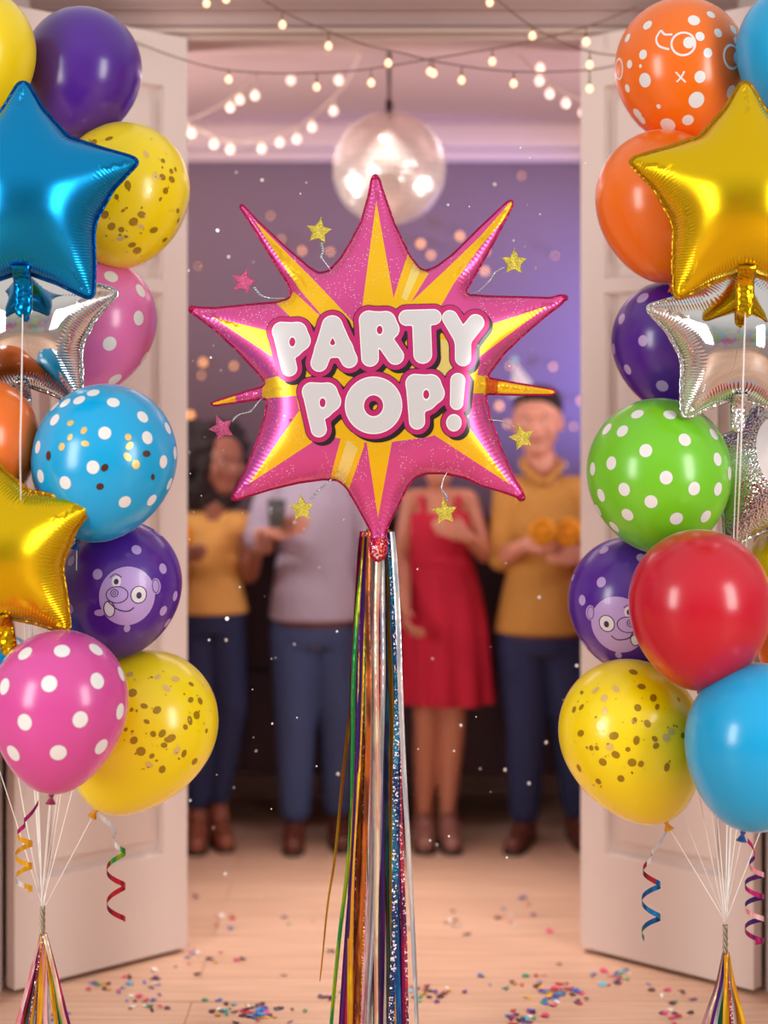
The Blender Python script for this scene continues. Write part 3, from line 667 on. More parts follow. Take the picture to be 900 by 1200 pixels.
def contour(sdf, x0, x1, y0, y1, step, off, name, m_, **tags):
    xs = np.arange(x0, x1+step, step); ys = np.arange(y0, y1+step, step); X, Y = np.meshgrid(xs, ys, indexing='ij'); S = sdf(X, Y)
    if S.min() >= 0: return None
    vid = {}; V = []; Fs = []
    def vert(k, x, y):
        if k not in vid: vid[k] = len(V); V.append((x, y))
        return vid[k]
    nx, ny = S.shape
    act = (np.minimum.reduce([S[:-1, :-1], S[1:, :-1], S[1:, 1:], S[:-1, 1:]]) < 0)
    for i, j in zip(*np.nonzero(act)):
        cs = [(i, j), (i+1, j), (i+1, j+1), (i, j+1)]; poly = []
        for k in range(4):
            a, b_ = cs[k], cs[(k+1) % 4]; sa, sb_ = S[a], S[b_]
            if sa < 0: poly.append(vert(a, xs[a[0]], ys[a[1]]))
            if (sa < 0) != (sb_ < 0):
                t = sa/(sa-sb_); poly.append(vert((min(a, b_), max(a, b_)), xs[a[0]]+t*(xs[b_[0]]-xs[a[0]]), ys[a[1]]+t*(ys[b_[1]]-ys[a[1]])))
        if len(poly) >= 3: Fs.append(tuple(poly))
    Q = np.array(V); q = np.stack([Q[:, 0]-443, -(Q[:, 1]-440)], 1); hh = bf.height(q); s = bf.sc
    mb = MB(); mb.add([(a*s, -h_*s-off, c_*s) for (a, c_), h_ in zip(q, hh)], Fs)
    return mb.build(name, m_, burst, merge=False, **tags)
def allsdf(X, Y):
    d = None
    for k, fn in LET.items(): d = fn(X, Y) if d is None else np.minimum(d, fn(X, Y))
    return d
def outer(X, Y, g):      # letters without their tiny counters, grown by g
    d = allsdf(X, Y)-g; return d
BLK = mat('black_print', (22, 14, 22), .3, .0, Coat_Weight=.4); PNK = foil('pink_print', (206, 48, 122), .25, .35); WHT = mat('white_print', (250, 250, 252), .25, .1, Coat_Weight=.5); FIL = mat('pale_silver_print', (214, 214, 218), .3, .2, Coat_Weight=.5, Coat_Roughness=.1)
BX = (306, 580, 358, 522)
contour(lambda X, Y: np.minimum(np.minimum(outer(X, Y, 6.6), outer(X-4.2, Y-3.8, 6.)), outer(X-2, Y-2, 6.)), *BX, 1.3, .0012, 'letter_shadow', BLK)
contour(lambda X, Y: outer(X, Y, 5.8), *BX, 1.3, .0022, 'letter_outline', PNK)
for k, fn in LET.items():
    lo = contour(fn, *BX, 1.0, .0032, 'letter', WHT)
    sub = contour(lambda X, Y: fn(X, Y)+1.3, *BX, 1.0, .0038, 'letter_face', FIL); sub.parent = lo

# glitter stars on wires around the burst
def glit(name, rgb):
    m = mat(name, rgb, .35, .6); b = m.node_tree.nodes['Principled BSDF']; tc = nd(m, 'ShaderNodeTexCoord'); v = nd(m, 'ShaderNodeTexVoronoi'); v.inputs['Scale'].default_value = 420
    lk(m, tc.outputs['Object'], v.inputs['Vector']); r = nd(m, 'ShaderNodeValToRGB'); r.color_ramp.elements[0].color = (*[c*.55 for c in lin(rgb)], 1); r.color_ramp.elements[1].color = (*[min(1, c*1.6+.15) for c in lin(rgb)], 1)
    lk(m, v.outputs['Color'], r.inputs['Fac']); lk(m, r.outputs['Color'], b.inputs['Base Color'])
    bp = nd(m, 'ShaderNodeBump'); bp.inputs['Distance'].default_value = .002; lk(m, v.outputs['Distance'], bp.inputs['Height']); lk(m, bp.outputs['Normal'], b.inputs['Normal']); return m
GG = glit('gold_glitter', (238, 196, 40)); GP = glit('pink_glitter', (232, 70, 130)); WIRE = mat('silver_wire', (190, 210, 215), .25, .9)
def small_star(x, y, r, rot, gm, wire, label):
    s = bf.sc; m = MB(); vs = []; n = 10
    for k in range(n):
        a = math.radians(rot)+math.pi*2*k/n+math.pi/2; rr = r if k % 2 == 0 else r*.52
        for q in (-1, 1): vs.append((rr*math.cos(a)*s, q*2*s, rr*math.sin(a)*s))
    vs += [(0, -5*s, 0), (0, 5*s, 0)]; fs = []
    for k in range(n):
        k2 = (k+1) % n; fs += [(2*k, 2*k2, 2*k2+1, 2*k+1), (2*n, 2*k, 2*k2), (2*n+1, 2*k2+1, 2*k+1)]
    m.add(vs, fs); o = m.build('glitter_star', gm, burst, smooth=False, bevel=.0012, label=label); o.location = ((x-443)*s, -.01, -(y-440)*s)
    pts = [((a-443)*s, -.008+.006*math.sin(i*2.1), -(b_-440)*s) for i, (a, b_) in enumerate(wire)]
    w = MB(); w.tube(spline(pts, 8), .0016, 8); base = spline(pts, 24)
    hel = []
    for i, p in enumerate(base[:int(len(base)*.55)]):
        a = i*1.05; hel.append(p+Vector((math.cos(a), math.sin(a), 0))*.0035)
    w.tube(hel, .0011, 6); w.build('wire', WIRE, burst)
for a in ((374, 272, 15, -8, GG, [(377, 285), (379, 295), (377, 302), (384, 312), (390, 320)], 'gold glitter star'), (286, 331, 15, -14, GP, [(298, 337), (306, 346), (318, 350), (334, 350)], 'pink glitter star'),
          (602, 308, 15, -2, GG, [(590, 314), (580, 320), (573, 330), (560, 342), (550, 345)], 'gold glitter star'), (260, 502, 15, 22, GP, [(272, 494), (280, 486), (294, 482), (304, 470), (312, 464)], 'pink glitter star'),
          (354, 596, 15, 4, GG, [(364, 585), (374, 574), (384, 565), (390, 560)], 'gold glitter star'), (521, 600, 15, 6, GG, [(524, 586), (522, 579), (517, 573), (520, 560), (525, 552)], 'gold glitter star'), (611, 513, 15, 14, GG, [(602, 500), (590, 494), (575, 492), (560, 491), (546, 490)], 'gold glitter star')): small_star(*a)

# ------------------------------------------------------------------ foil tassels
SF = {}
for nm, c1, c2 in (('gold', (226, 158, 28), (238, 190, 40)), ('yellow', (240, 200, 20), (226, 160, 30)), ('blue', (14, 130, 196), (20, 80, 150)), ('teal', (20, 140, 150), (20, 110, 80)), ('magenta', (200, 34, 120), (120, 20, 90)), ('red', (180, 30, 50), (120, 24, 60)),
                   ('purple', (90, 30, 120), (60, 40, 120)), ('silver', (225, 225, 225), (180, 190, 205)), ('green', (30, 140, 70), (130, 170, 20)), ('rose', (228, 150, 165), (240, 200, 205)), ('copper', (196, 104, 40), (120, 60, 30)), ('holo', (205, 205, 220), (60, 90, 150)), ('holored', (190, 60, 90), (90, 30, 90)), ('cream', (240, 222, 190), (225, 170, 150)), ('hologold', (226, 160, 40), (180, 90, 50)), ('holoteal', (30, 120, 160), (30, 60, 110)), ('holopurple', (110, 40, 120), (170, 40, 90))):
    SF[nm] = wrinkle_foil('foil_strip_'+nm, c1, .28, .6, scale=220 if 'holo' in nm else 60, dist=.003 if 'holo' in nm else .0012, tint=c2)
def strand(parent, pts, w, m_, tw=0., tw1=None, n=10):
    ps = spline(pts, n); N = len(ps); mb = MB(); vs = []; fs = []; tw1 = tw if tw1 is None else tw1
    for i, p in enumerate(ps):
        t = i/(N-1); a = tw+(tw1-tw)*t; d = Vector((math.cos(a), math.sin(a), 0)); ww = w*(1 if t < .97 else 1-(t-.97)/.04); c_ = Vector((-math.sin(a), math.cos(a), 0))*w*.12
        vs += [p-d*ww/2, p-d*ww*.2+c_, p+d*ww*.2+c_, p+d*ww/2]
    for i in range(N-1):
        for k in range(3): fs.append((i*4+k, i*4+k+1, i*4+5+k, i*4+4+k))
    mb.add(vs, fs); return mb.build('strand', m_, parent, merge=False)
T0 = P(443, 632, 3.84)
tas = empty('foil_tassel', T0, 'long multicoloured metallic foil tassel hanging below the starburst balloon', 'tassel')
rnd = random.Random(3)
# (x at 640, x at 800, x at 1000, x at 1200 (px), colour, width px, end row)
ST = [(424, 414, 393, 384, 'gold', 6, 1150), (426, 414, 409, 389, 'green', 6, 1262), (422, 413, 412, 404, 'magenta', 7, 1260), (429, 421, 414, 400, 'purple', 6, 1262), (427, 423, 413, 410, 'yellow', 7, 1255), (429, 424, 420, 416, 'holopurple', 9, 1268),
      (431, 428, 421, 413, 'copper', 7, 1266), (433, 431, 428, 424, 'hologold', 11, 1262), (432, 432, 427, 419, 'copper', 6, 1264), (436, 436, 430, 428, 'teal', 6, 1266), (437, 432, 433, 426, 'rose', 8, 1262), (440, 438, 436, 433, 'silver', 8, 1268),
      (443, 441, 442, 441, 'cream', 6, 1262), (442, 444, 438, 438, 'red', 6, 1260), (446, 446, 446, 448, 'silver', 9, 1262), (448, 449, 444, 430, 'silver', 6, 1266), (445, 450, 448, 447, 'purple', 6, 1250), (450, 452, 452, 452, 'red', 6, 1266),
      (453, 455, 454, 458, 'blue', 5, 1262), (455, 458, 458, 461, 'gold', 8, 1262), (457, 461, 461, 464, 'yellow', 7, 1268), (459, 464, 465, 467, 'blue', 6, 1262), (461, 467, 471, 477, 'holored', 5, 1262), (462, 469, 479, 488, 'silver', 6, 1262),
      (460, 462, 468, 474, 'magenta', 4, 1266), (451, 447, 440, 436, 'cream', 7, 1258), (438, 440, 450, 455, 'cream', 7, 1262), (434, 428, 432, 440, 'green', 5, 1255), (447, 457, 456, 450, 'copper', 7, 1262), (441, 447, 434, 443, 'silver', 7, 1266), (458, 466, 463, 459, 'holoteal', 7, 1262), (430, 425, 424, 432, 'purple', 5, 1266)]
for q in range(34):
    t = rnd.uniform(-1, 1); ST.append((443+15*t, 443+22*t, 441+28*t+rnd.uniform(-4, 4), 440+34*t+rnd.uniform(-7, 7), rnd.choice(['gold', 'holo', 'holo', 'silver', 'silver', 'hologold', 'copper', 'magenta', 'blue', 'holoteal', 'teal', 'holopurple', 'purple', 'holored', 'cream', 'red']), rnd.uniform(3, 5.5), rnd.uniform(1230, 1268)))
for i, (a, b_, c_, d_, col, w, ye) in enumerate(ST):
    dd = 3.835+rnd.uniform(-.032, .02) if i < 32 else 3.87+rnd.uniform(-.03, .03)
    kx = rnd.uniform(-1.5, 1.5)
    def at(y, x, s=1.): return P(x, y, 3.84+(dd-3.84)*s)-T0
    pts = [at(622+rnd.uniform(-2, 4), 443+(a-443)*.86, .35), at(650, a, .6), at(720, (a+b_)/2+kx, .8), at(800, b_), at(900, (b_+c_)/2-kx), at(1000, c_), at(1100, (c_+d_)/2+kx), at(min(1190, ye-5), d_), at(ye, d_+(d_-c_)*.25)]
    if ye < 1190: pts = pts[:6]+[at(1060, 384), at(1110, 379), at(1150, 375)]
    s0 = rnd.uniform(-.5, .5); strand(tas, pts, w*3.84/F, SF[col], s0, s0+rnd.uniform(-1.2, 1.2), 6)
m = MB(); m.tube([Vector(P(424, 626, 3.84)-T0), Vector((0, 0, .005)), Vector(P(463, 626, 3.84)-T0)], [.007, .010, .007], 14); m.build('band', SF['holored'], tas)

def weight_tassel(g, label, x0, y0, foot, cols):
    e = empty('foil_tassel', g, label, 'tassel')
    tw = MB()
    for ph in (0, 2.1, 4.2):
        tw.tube([Vector((.0035*math.cos(ph+i*.7), .0035*math.sin(ph+i*.7), 0))+(P(x0, y0-4+i*2.6, 3.72)-g) for i in range(14)], .003, 8)
    tw.build('twisted_cord', mat('silver_grey_cord', (160, 148, 128), .35, .6), e)
    top = P(x0+1, y0+30, 3.72)-g
    r_ = random.Random(int(x0))
    for i, (xe, col, w) in enumerate(foot):
        dd = r_.uniform(-.03, .03); xb = x0+1+(xe-x0-1)*1.75
        pts = [top+Vector(((xe-x0)*.0001, dd*.1, .004)), P(x0+1+(xe-x0)*.42, y0+68, 3.72+dd*.6)-g, P(xe, 1200, 3.72+dd)-g, P(xb, 1278+r_.uniform(-6, 4), 3.72+dd*1.5)-g]
        s0 = r_.uniform(-.6, .6); strand(e, pts, w*3.72/F, SF[col], s0, s0+r_.uniform(-.9, .9), 8)
    return e
weight_tassel(GL, 'small foil tassel under the gathered strings of the left bunch', 50, 1066, [(20, 'rose', 5), (25, 'magenta', 4), (28, 'copper', 4), (32, 'teal', 5), (36, 'yellow', 4), (39, 'holo', 5), (43, 'purple', 4), (46, 'gold', 7), (50, 'red', 4), (53, 'rose', 5), (58, 'silver', 4), (66, 'yellow', 5), (70, 'teal', 5), (73, 'green', 4), (76, 'cream', 5), (81, 'magenta', 4), (34, 'holored', 4), (48, 'yellow', 4)], 0)
weight_tassel(GR, 'small foil tassel under the gathered strings of the right bunch', 850, 1088, [(825, 'rose', 6), (830, 'cream', 5), (834, 'purple', 4), (838, 'silver', 5), (842, 'blue', 6), (845, 'teal', 6), (849, 'gold', 5), (851, 'copper', 4), (855, 'purple', 6), (858, 'holored', 4), (862, 'silver', 4), (866, 'gold', 5), (870, 'yellow', 5), (872, 'gold', 5), (847, 'copper', 5), (853, 'gold', 4)], 0)

# ------------------------------------------------------------------ curled ribbons hanging from knots
def curl(label, x, y0, y1, D, turns, rpx, segs, w=5.5, start=None, ph=0.):
    s = D/F; o0 = P(start[0], start[1], D) if start else P(x, y0, D)
    N = 110; ctr = []
    for i in range(N+1):
        t = i/N; k = min(1., t*4.5); a = ph+t*turns*2*math.pi
        p = P(x+rpx*k*math.cos(a)*(1), y0+(y1-y0)*t, D)+Vector((0, rpx*k*s*math.sin(a), 0)); ctr.append(p)
    lead = spline([o0, o0.lerp(ctr[0], .5)+Vector((.004, 0, 0)), ctr[0]], 5)[:-1] if start else []
    ps = lead+ctr; e = MB(); vs = []
    for i, p in enumerate(ps):
        vs += [p-o0+Vector((0, 0, w*s/2)), p-o0-Vector((0, 0, w*s/2))]
    fs = []; mi = []
    nm = len(ps)-1
    for i in range(nm):
        fs.append((2*i, 2*i+2, 2*i+3, 2*i+1)); t = i/nm; k = 0
        for j, (lim, _) in enumerate(segs):
            if t <= lim: k = j; break
        mi.append(k)
    e.v = [tuple(v) for v in vs]; e.f = fs; e.m = mi
    return e.build('curling_ribbon', [SF[c_] for _, c_ in segs], merge=False, loc=o0, label=label, cat='ribbon')
curl('gold curled ribbon with a pink top hanging under the deep pink polka dot balloon', 28, 962, 1046, 3.70, 3.2, 10, [(.24, 'magenta'), (.78, 'gold'), (.88, 'silver'), (1., 'gold')], start=(45, 940), w=6)
curl('red and green curled ribbon hanging from the yellow balloon of the left bunch', 136, 975, 1078, 3.84, 2.6, 11, [(.24, 'silver'), (.42, 'green'), (1., 'red')], start=(116, 956), w=6.5, ph=2.6)
curl('teal curled ribbon hanging from the yellow balloon of the right bunch', 763, 1000, 1098, 3.84, 2.6, 11, [(.2, 'silver'), (.36, 'red'), (.9, 'blue'), (1., 'teal')], start=(782, 972), w=6.5)
curl('purple patterned curled ribbon hanging from the lowest blue balloon', 884, 1000, 1108, 3.62, 4.2, 11, [(.12, 'magenta'), (.2, 'purple'), (.3, 'rose'), (.42, 'purple'), (.5, 'magenta'), (.62, 'purple'), (.72, 'rose'), (.8, 'purple'), (1., 'magenta')], start=(876, 985), w=6)

# ------------------------------------------------------------------ string lights and mirror ball
def lights(label, pts, D, bulbs, cordm, bulbm, cr, br, group=None, drop=13, dz=0.):
    pw = [P(x, y, D+dz*i) for i, (x, y) in enumerate(pts)]; o0 = pw[0]
    e = empty('string_lights', o0, label, 'lights', group); sp = spline(pw, 10)
    t = MB(); t.tube([p-o0 for p in sp], cr, 6); t.build('cord', cordm, e)
    for (x, y) in bulbs:
        near = min(sp, key=lambda p: abs((p.x/p.y*F+CX)-x)); c = P(x, y, near.y); top = Vector((c.x, near.y, near.z if near.z > c.z+br else c.z+br*1.6))
        bb = MB(); bb.lathe([(1e-5, -br*1.1), (br*.5, -br*.98), (br*.88, -br*.55), (br, 0), (br*.85, br*.5), (br*.5, br*.95), (br*.3, br*1.25)], 16, 0, c-o0)
        bo = bb.build('bulb', bulbm, e)
        k = MB(); k.tube([c-o0+Vector((0, 0, br*1.1)), c-o0+Vector((0, 0, br*1.9))], br*.36, 10); k.tube([c-o0+Vector((0, 0, br*1.8)), top-o0], cr*.9, 6); k.build('socket', cordm, bo)
    return e
WD = 4.62
lights('brown corded string lights sloping from the top edge across the lintel centre', [(300, -6), (335, 15), (385, 37), (430, 53), (470, 62), (505, 71), (560, 80), (605, 84), (650, 84), (690, 82), (715, 78), (745, 70)], WD, [(331, 29), (385, 54), (455, 74), (508, 86), (541, 94), (602, 98), (691, 104)], M['cord'], M['warmbulb'], .0021, .0102)
lights('brown corded string lights hanging low over the left half of the doorway', [(140, 42), (165, 52), (203, 66), (240, 77), (275, 83), (330, 86), (400, 84), (445, 79), (500, 70), (560, 60), (600, 53), (650, 42), (700, 27), (745, 8)], WD+.04, [(268, 93), (371, 102), (435, 97), (504, 84), (577, 72), (687, 49)], M['cord'], M['warmbulb'], .0021, .0102)
lights('brown corded string lights dropping from the top edge towards the right door leaf', [(575, -8), (600, 14), (627, 33), (660, 50), (690, 60), (724, 65), (760, 62)], WD-.05, [(574, 3), (624, 42), (691, 76)], M['cord'], M['warmbulb'], .0021, .0102)
lights('short string lights peeking in at the upper left edge above the doorway', [(215, -22), (242, -14), (270, -16), (300, -24)], WD-.02, [(242, 4), (265, -1)], M['cord'], M['warmbulb'], .0021, .0102)
lights('white corded string lights in a deep loop inside the room, left of mirror ball', [(424, 50), (418, 72), (405, 97), (385, 120), (355, 145), (320, 160), (290, 165), (262, 163), (235, 152), (217, 143), (200, 137)], 5.5, [(397, 94), (391, 130), (366, 149), (348, 163), (328, 167), (307, 174), (270, 175), (251, 169), (225, 156), (216, 148)], M['wcord'], M['whitebulb'], .0052, .0135)
lights('white corded string lights in a short loop inside the room by left door leaf', [(300, 86), (285, 103), (265, 119), (240, 133), (215, 142), (198, 146)], 5.3, [(299, 112), (281, 117), (270, 126)], M['wcord'], M['whitebulb'], .0048, .0135)
lights('faint white string lights near the ceiling between the left loops and the ball', [(300, 50), (330, 60), (345, 70), (352, 84), (362, 74), (380, 52)], 5.9, [(341, 94), (361, 81), (357, 58), (267, 158)][:3], M['wcord'], M['whitebulb'], .0035, .013)
lights('white corded string lights inside the room by the right door leaf', [(598, 52), (612, 68), (632, 88), (650, 101), (668, 112), (695, 122)], 5.3, [(633, 80), (632, 95), (644, 110), (663, 121), (683, 132)], M['wcord'], M['whitebulb'], .0045, .0135)

BC = P(456, 198, 5.36); BR = 66/F*5.36
e = empty('mirror_ball', (BC.x, BC.y, CEIL-.001), 'large silver mirror ball hanging from the ceiling above the starburst balloon', 'mirror ball')
off = BC-e.location
mb = MB(); vs = []; fs = []; rows = 26
for j in range(rows):
    a0 = math.pi*j/rows+.006; a1 = math.pi*(j+1)/rows-.006; am = (a0+a1)/2; n = max(4, int(round(2*math.pi*math.sin(am)*BR/(math.pi*BR/rows))))
    for k in range(n):
        t0 = 2*math.pi*k/n+.004/max(math.sin(am), .1); t1 = 2*math.pi*(k+1)/n-.004/max(math.sin(am), .1); o0 = len(vs)
        tm = (t0+t1)/2; jx = Vector((random.gauss(0, .0016), random.gauss(0, .0016), random.gauss(0, .0016)))
        for (a, t) in ((a0, t0), (a1, t0), (a1, t1), (a0, t1)):
            vs.append(Vector((math.sin(a)*math.cos(t), math.sin(a)*math.sin(t), math.cos(a)))*BR*(1.004+random.gauss(0, .0035))+off)
        fs.append((o0, o0+1, o0+2, o0+3))
mb.add(vs, fs); mb.build('mirror_tiles', mat('mirror', (248, 230, 226), .26, .5), e, smooth=False, merge=False)
c_ = MB(); c_.ball(off, BR*.994, 40, 24); c_.build('core', mat('grey_core', (150, 135, 130), .5, .3), e)
c_ = MB(); c_.tube([(0, 0, -.02), off+Vector((0, 0, BR+.03))], .006, 10); c_.tube([off+Vector((0, 0, BR*.97)), off+Vector((0, 0, BR+.04))], .012, 12); c_.build('hanging_rod', mat('dark_metal', (70, 48, 52), .4, .8), e)
c_ = MB(); c_.lathe([(1e-4, -.022), (.04, -.022), (.05, -.008), (.05, 0)], 24); c_.build('ceiling_plate', mat('dark_metal2', (80, 58, 60), .4, .8), e)

# fairy lights on the far wall
FB = emit('fairy_glow', (255, 176, 110), 1.9)
fr = None; FL = [(238, 425, .012), (317, 253, .006), (354, 294, .009), (387, 295, .008), (493, 286, .012), (539, 277, .012), (505, 299, .010), (568, 318, .011), (570, 295, .007), (585, 476, .012), (594, 497, .009), (597, 429, .007), (223, 487, .014), (274, 429, .009), (611, 206, .006), (232, 312, .005), (660, 545, .009), (650, 300, .005), (648, 430, .008), (680, 470, .009), (672, 500, .007), (236, 440, .007), (330, 280, .006), (540, 300, .006)]
meshes = {}
fc = [P(x, y, BACK-.05) for x, y, _ in FL]
for (x, y, r), c in zip(FL, fc):
    o = None
    b = MB(); b.lathe([(1e-5, -r), (r*.7, -r*.7), (r, 0), (r*.7, r*.75), (r*.35, r*1.1)], 14); 
    e = empty('fairy_light', c, 'tiny warm fairy light glowing against the far wall', 'light', 'fairy lights on the far wall')
    b.build('bulb', FB, e); k = MB(); k.tube([(0, 0, r), (0, 0, r*2), (0, .045, r*2.4)], .003, 6); k.build('holder', M['cord'], e)

# ------------------------------------------------------------------ people
class Body:
    def __init__(s): s.mb = MB()
    def cap(s, a, b_, r0, r1=None, flat=None):
        a, b_ = Vector(a), Vector(b_); r1 = r0 if r1 is None else r1; n = max(2, int((b_-a).length/.02))
        pts = [a.lerp(b_, i/n) for i in range(n+1)]; rs = [r0+(r1-r0)*i/n for i in range(n+1)]
        s.mb.tube(pts, rs, 16); s.mb.ball(a, r0*.995, 16, 10); s.mb.ball(b_, r1*.995, 16, 10)
    def ell(s, c, r, rot=None): s.mb.ball(c, r, 22, 14, rot=rot)
    def loft(s, secs, n=28):
        "secs: (centre, rx, ry) horizontal ellipses"
        vs = []; fs = []
        for c, rx, ry in secs:
            for k in range(n):
                a = 2*math.pi*k/n; vs.append((c[0]+rx*math.cos(a), c[1]+ry*math.sin(a), c[2]))
        for i in range(len(secs)-1):
            for k in range(n): k2 = (k+1) % n; fs.append((i*n+k, i*n+k2, (i+1)*n+k2, (i+1)*n+k))
        fs.append(tuple(range(n))[::-1]); fs.append(tuple((len(secs)-1)*n+k for k in range(n))); s.mb.add(vs, fs)
    def done(s, name, m_, parent, vox=.007, it=4, org=(0, 0, 0)):
        me = bpy.data.meshes.new('t'); me.from_pydata([tuple(Vector(v)-Vector(org)) for v in s.mb.v], [], s.mb.f)
        bm = bmesh.new(); bm.from_mesh(me); bmesh.ops.remove_doubles(bm, verts=bm.verts, dist=1e-6); bmesh.ops.recalc_face_normals(bm, faces=bm.faces); bm.to_mesh(me); bm.free()
        o = bpy.data.objects.new('t', me); COL.objects.link(o)
        r = o.modifiers.new('r', 'REMESH'); r.mode = 'VOXEL'; r.voxel_size = vox
        q = o.modifiers.new('s', 'SMOOTH'); q.iterations = it; q.factor = .6
        bpy.context.view_layer.update(); dg = bpy.context.evaluated_depsgraph_get()
        me2 = bpy.data.meshes.new_from_object(o.evaluated_get(dg)); bpy.data.objects.remove(o)
        me2.name = name; me2.materials.clear(); me2.materials.append(m_); me2.polygons.foreach_set('use_smooth', [True]*len(me2.polygons))
        return link(bpy.data.objects.new(name, me2), parent)
PD = 6.05; PS = PD/F
def W(x, y, dy=0.): return P(x, y, PD)+Vector((0, dy, 0))
def hand(B, wrist, d, side, nrm, curl=.5, k=1.):
    "five fingers from the wrist along d; side = towards the thumb; nrm = palm side"
    d = Vector(d).normalized(); side = Vector(side); side = (side-d*side.dot(d)).normalized(); nrm = Vector(nrm); nrm = (nrm-d*nrm.dot(d)-side*nrm.dot(side)).normalized()
    wrist = Vector(wrist)
    for i in range(4):
        o = side*(.028-.019*i)*k; kn = wrist+d*(.085-.004*abs(i-1.3))*k+o; B.cap(wrist+o*.5+d*.01, kn, .014*k, .0115*k)
        L_ = (.042, .047, .044, .034)[i]*k; a1 = curl; a2 = curl*2.1; a3 = curl*2.9
        p = kn
        for a, f_ in ((a1, 1.), (a2, .62), (a3, .5)):
            q = p+(d*math.cos(a)+nrm*math.sin(a))*L_*f_; B.cap(p, q, .0093*k, .0083*k); p = q
    t0 = wrist+side*.022*k+d*.028*k; t1 = t0+(side*.8+d*.7+nrm*.25).normalized()*.038*k; t2 = t1+(side*.25+d*.8+nrm*.6).normalized()*.030*k
    B.cap(wrist+d*.012, t0, .014*k, .014*k); B.cap(t0, t1, .0128*k, .0105*k); B.cap(t1, t2, .0103*k, .0088*k)
def head(B, c, h, yaw, female=False):
    "skull, jaw, nose, ears and lips; h = chin-to-crown"
    R3 = Matrix.Rotation(yaw, 3, 'Z'); r = h/2
    def q(x, y, z): return Vector(c)+R3 @ Vector((x*h, y*h, z*h))
    B.ell(q(0, .04, .12), (.345*h, .40*h, .37*h), R3); B.ell(q(0, -.06, -.12), (.29*h, .29*h, .30*h), R3); B.ell(q(0, -.16, -.34), (.17*h, .15*h, .13*h), R3)
    B.cap(q(0, -.36, .0), q(0, -.43, -.12), .028*h, .05*h); B.ell(q(.04, -.385, -.125), (.03*h,)*3, R3); B.ell(q(-.04, -.385, -.125), (.03*h,)*3, R3)
    B.ell(q(0, -.33, .1), (.23*h, .06*h, .045*h), R3)
    B.cap(q(-.07, -.325, -.225), q(.07, -.325, -.225), .022*h); B.cap(q(-.06, -.32, -.255), q(.06, -.32, -.255), .025*h)
    for s in (-1, 1):
        B.ell(q(s*.345, .02, -.02), (.035*h, .07*h, .11*h), R3); B.ell(q(s*.2, -.24, -.1), (.1*h, .09*h, .1*h), R3)
    return q
def face(q, h, parent, skin_lip):
    for s in (-1, 1):
        m = MB(); m.ball(q(s*.13, -.305, .03), .03*h, 14, 10); eo = m.build('eye', mat('eye_white', (225, 218, 215), .3), parent)
        m = MB(); m.ball(q(s*.13, -.327, .03), .017*h, 12, 8); m.build('iris', mat('iris', (50, 32, 26), .3), eo)
        m = MB(); m.tube([q(s*.06, -.35, .105), q(s*.13, -.36, .125), q(s*.21, -.31, .105)], .012*h, 8); m.build('eyebrow', mat('brow', (42, 26, 24), .8), parent)
    m = MB(); m.tube([q(-.115, -.315, -.205), q(-.05, -.352, -.24), q(.05, -.352, -.24), q(.115, -.315, -.205)], .017*h, 8); m.build('lips', mat('lips', skin_lip, .5), parent)
def shoe(name, ankle, toe, m_, parent, heel=0., boot=0.):
    B = Body(); a = Vector(ankle); t = Vector(toe); d = (t-a); d.z = 0; d.normalize(); z = .035
    hb = Vector((a.x, a.y, z+heel))-d*.045; tb = Vector((t.x, t.y, z*.85))
    B.cap(hb, hb.lerp(tb, .5)+Vector((0, 0, .012)), .036, .042); B.cap(hb.lerp(tb, .5), tb, .043, .034); 
    if name != 'heeled_shoe': B.cap(hb+Vector((0, 0, .01)), Vector((a.x, a.y, .075+heel+boot)), .036, .040)
    o = B.done(name, m_, parent, .006, 3, parent.location)
    m = MB()
    for k in (0,):
        pts = [hb-d*.03, hb.lerp(tb, .5), tb+d*.03]
    w = Vector((-d.y, d.x, 0)); prof = [(-.035, .03), (.05, .038), (.13, .044), (.2, .036), (.235, .015)]
    L_ = (tb-hb).length+.07; vs = []
    for (u, ww) in [(0, .02), (.1, .034), (.4, .036), (.7, .044), (.92, .036), (1., .015)]:
        p = hb-d*.035+d*L_*u; p.z = heel*max(0, 1-u*1.6)
        for s_ in (-1, 1):
            for zz in (0, .012): vs.append(p+w*ww*s_+Vector((0, 0, zz))-parent.location)
    fs = []
    for i in range(5):
        o_ = i*4
        for a_, b_ in ((0, 1), (1, 3), (3, 2), (2, 0)): fs.append((o_+a_, o_+b_, o_+4+b_, o_+4+a_))
    fs += [(0, 1, 3, 2), (20, 22, 23, 21)]; m.add(vs, fs)
    if heel: m.tube([hb-d*.01-parent.location+Vector((0, 0, -.02)), Vector((hb.x, hb.y, .001))-d*.015-parent.location], [.014, .006], 10)
    m.build('sole', mat('sole', (40, 26, 24), .6), o)

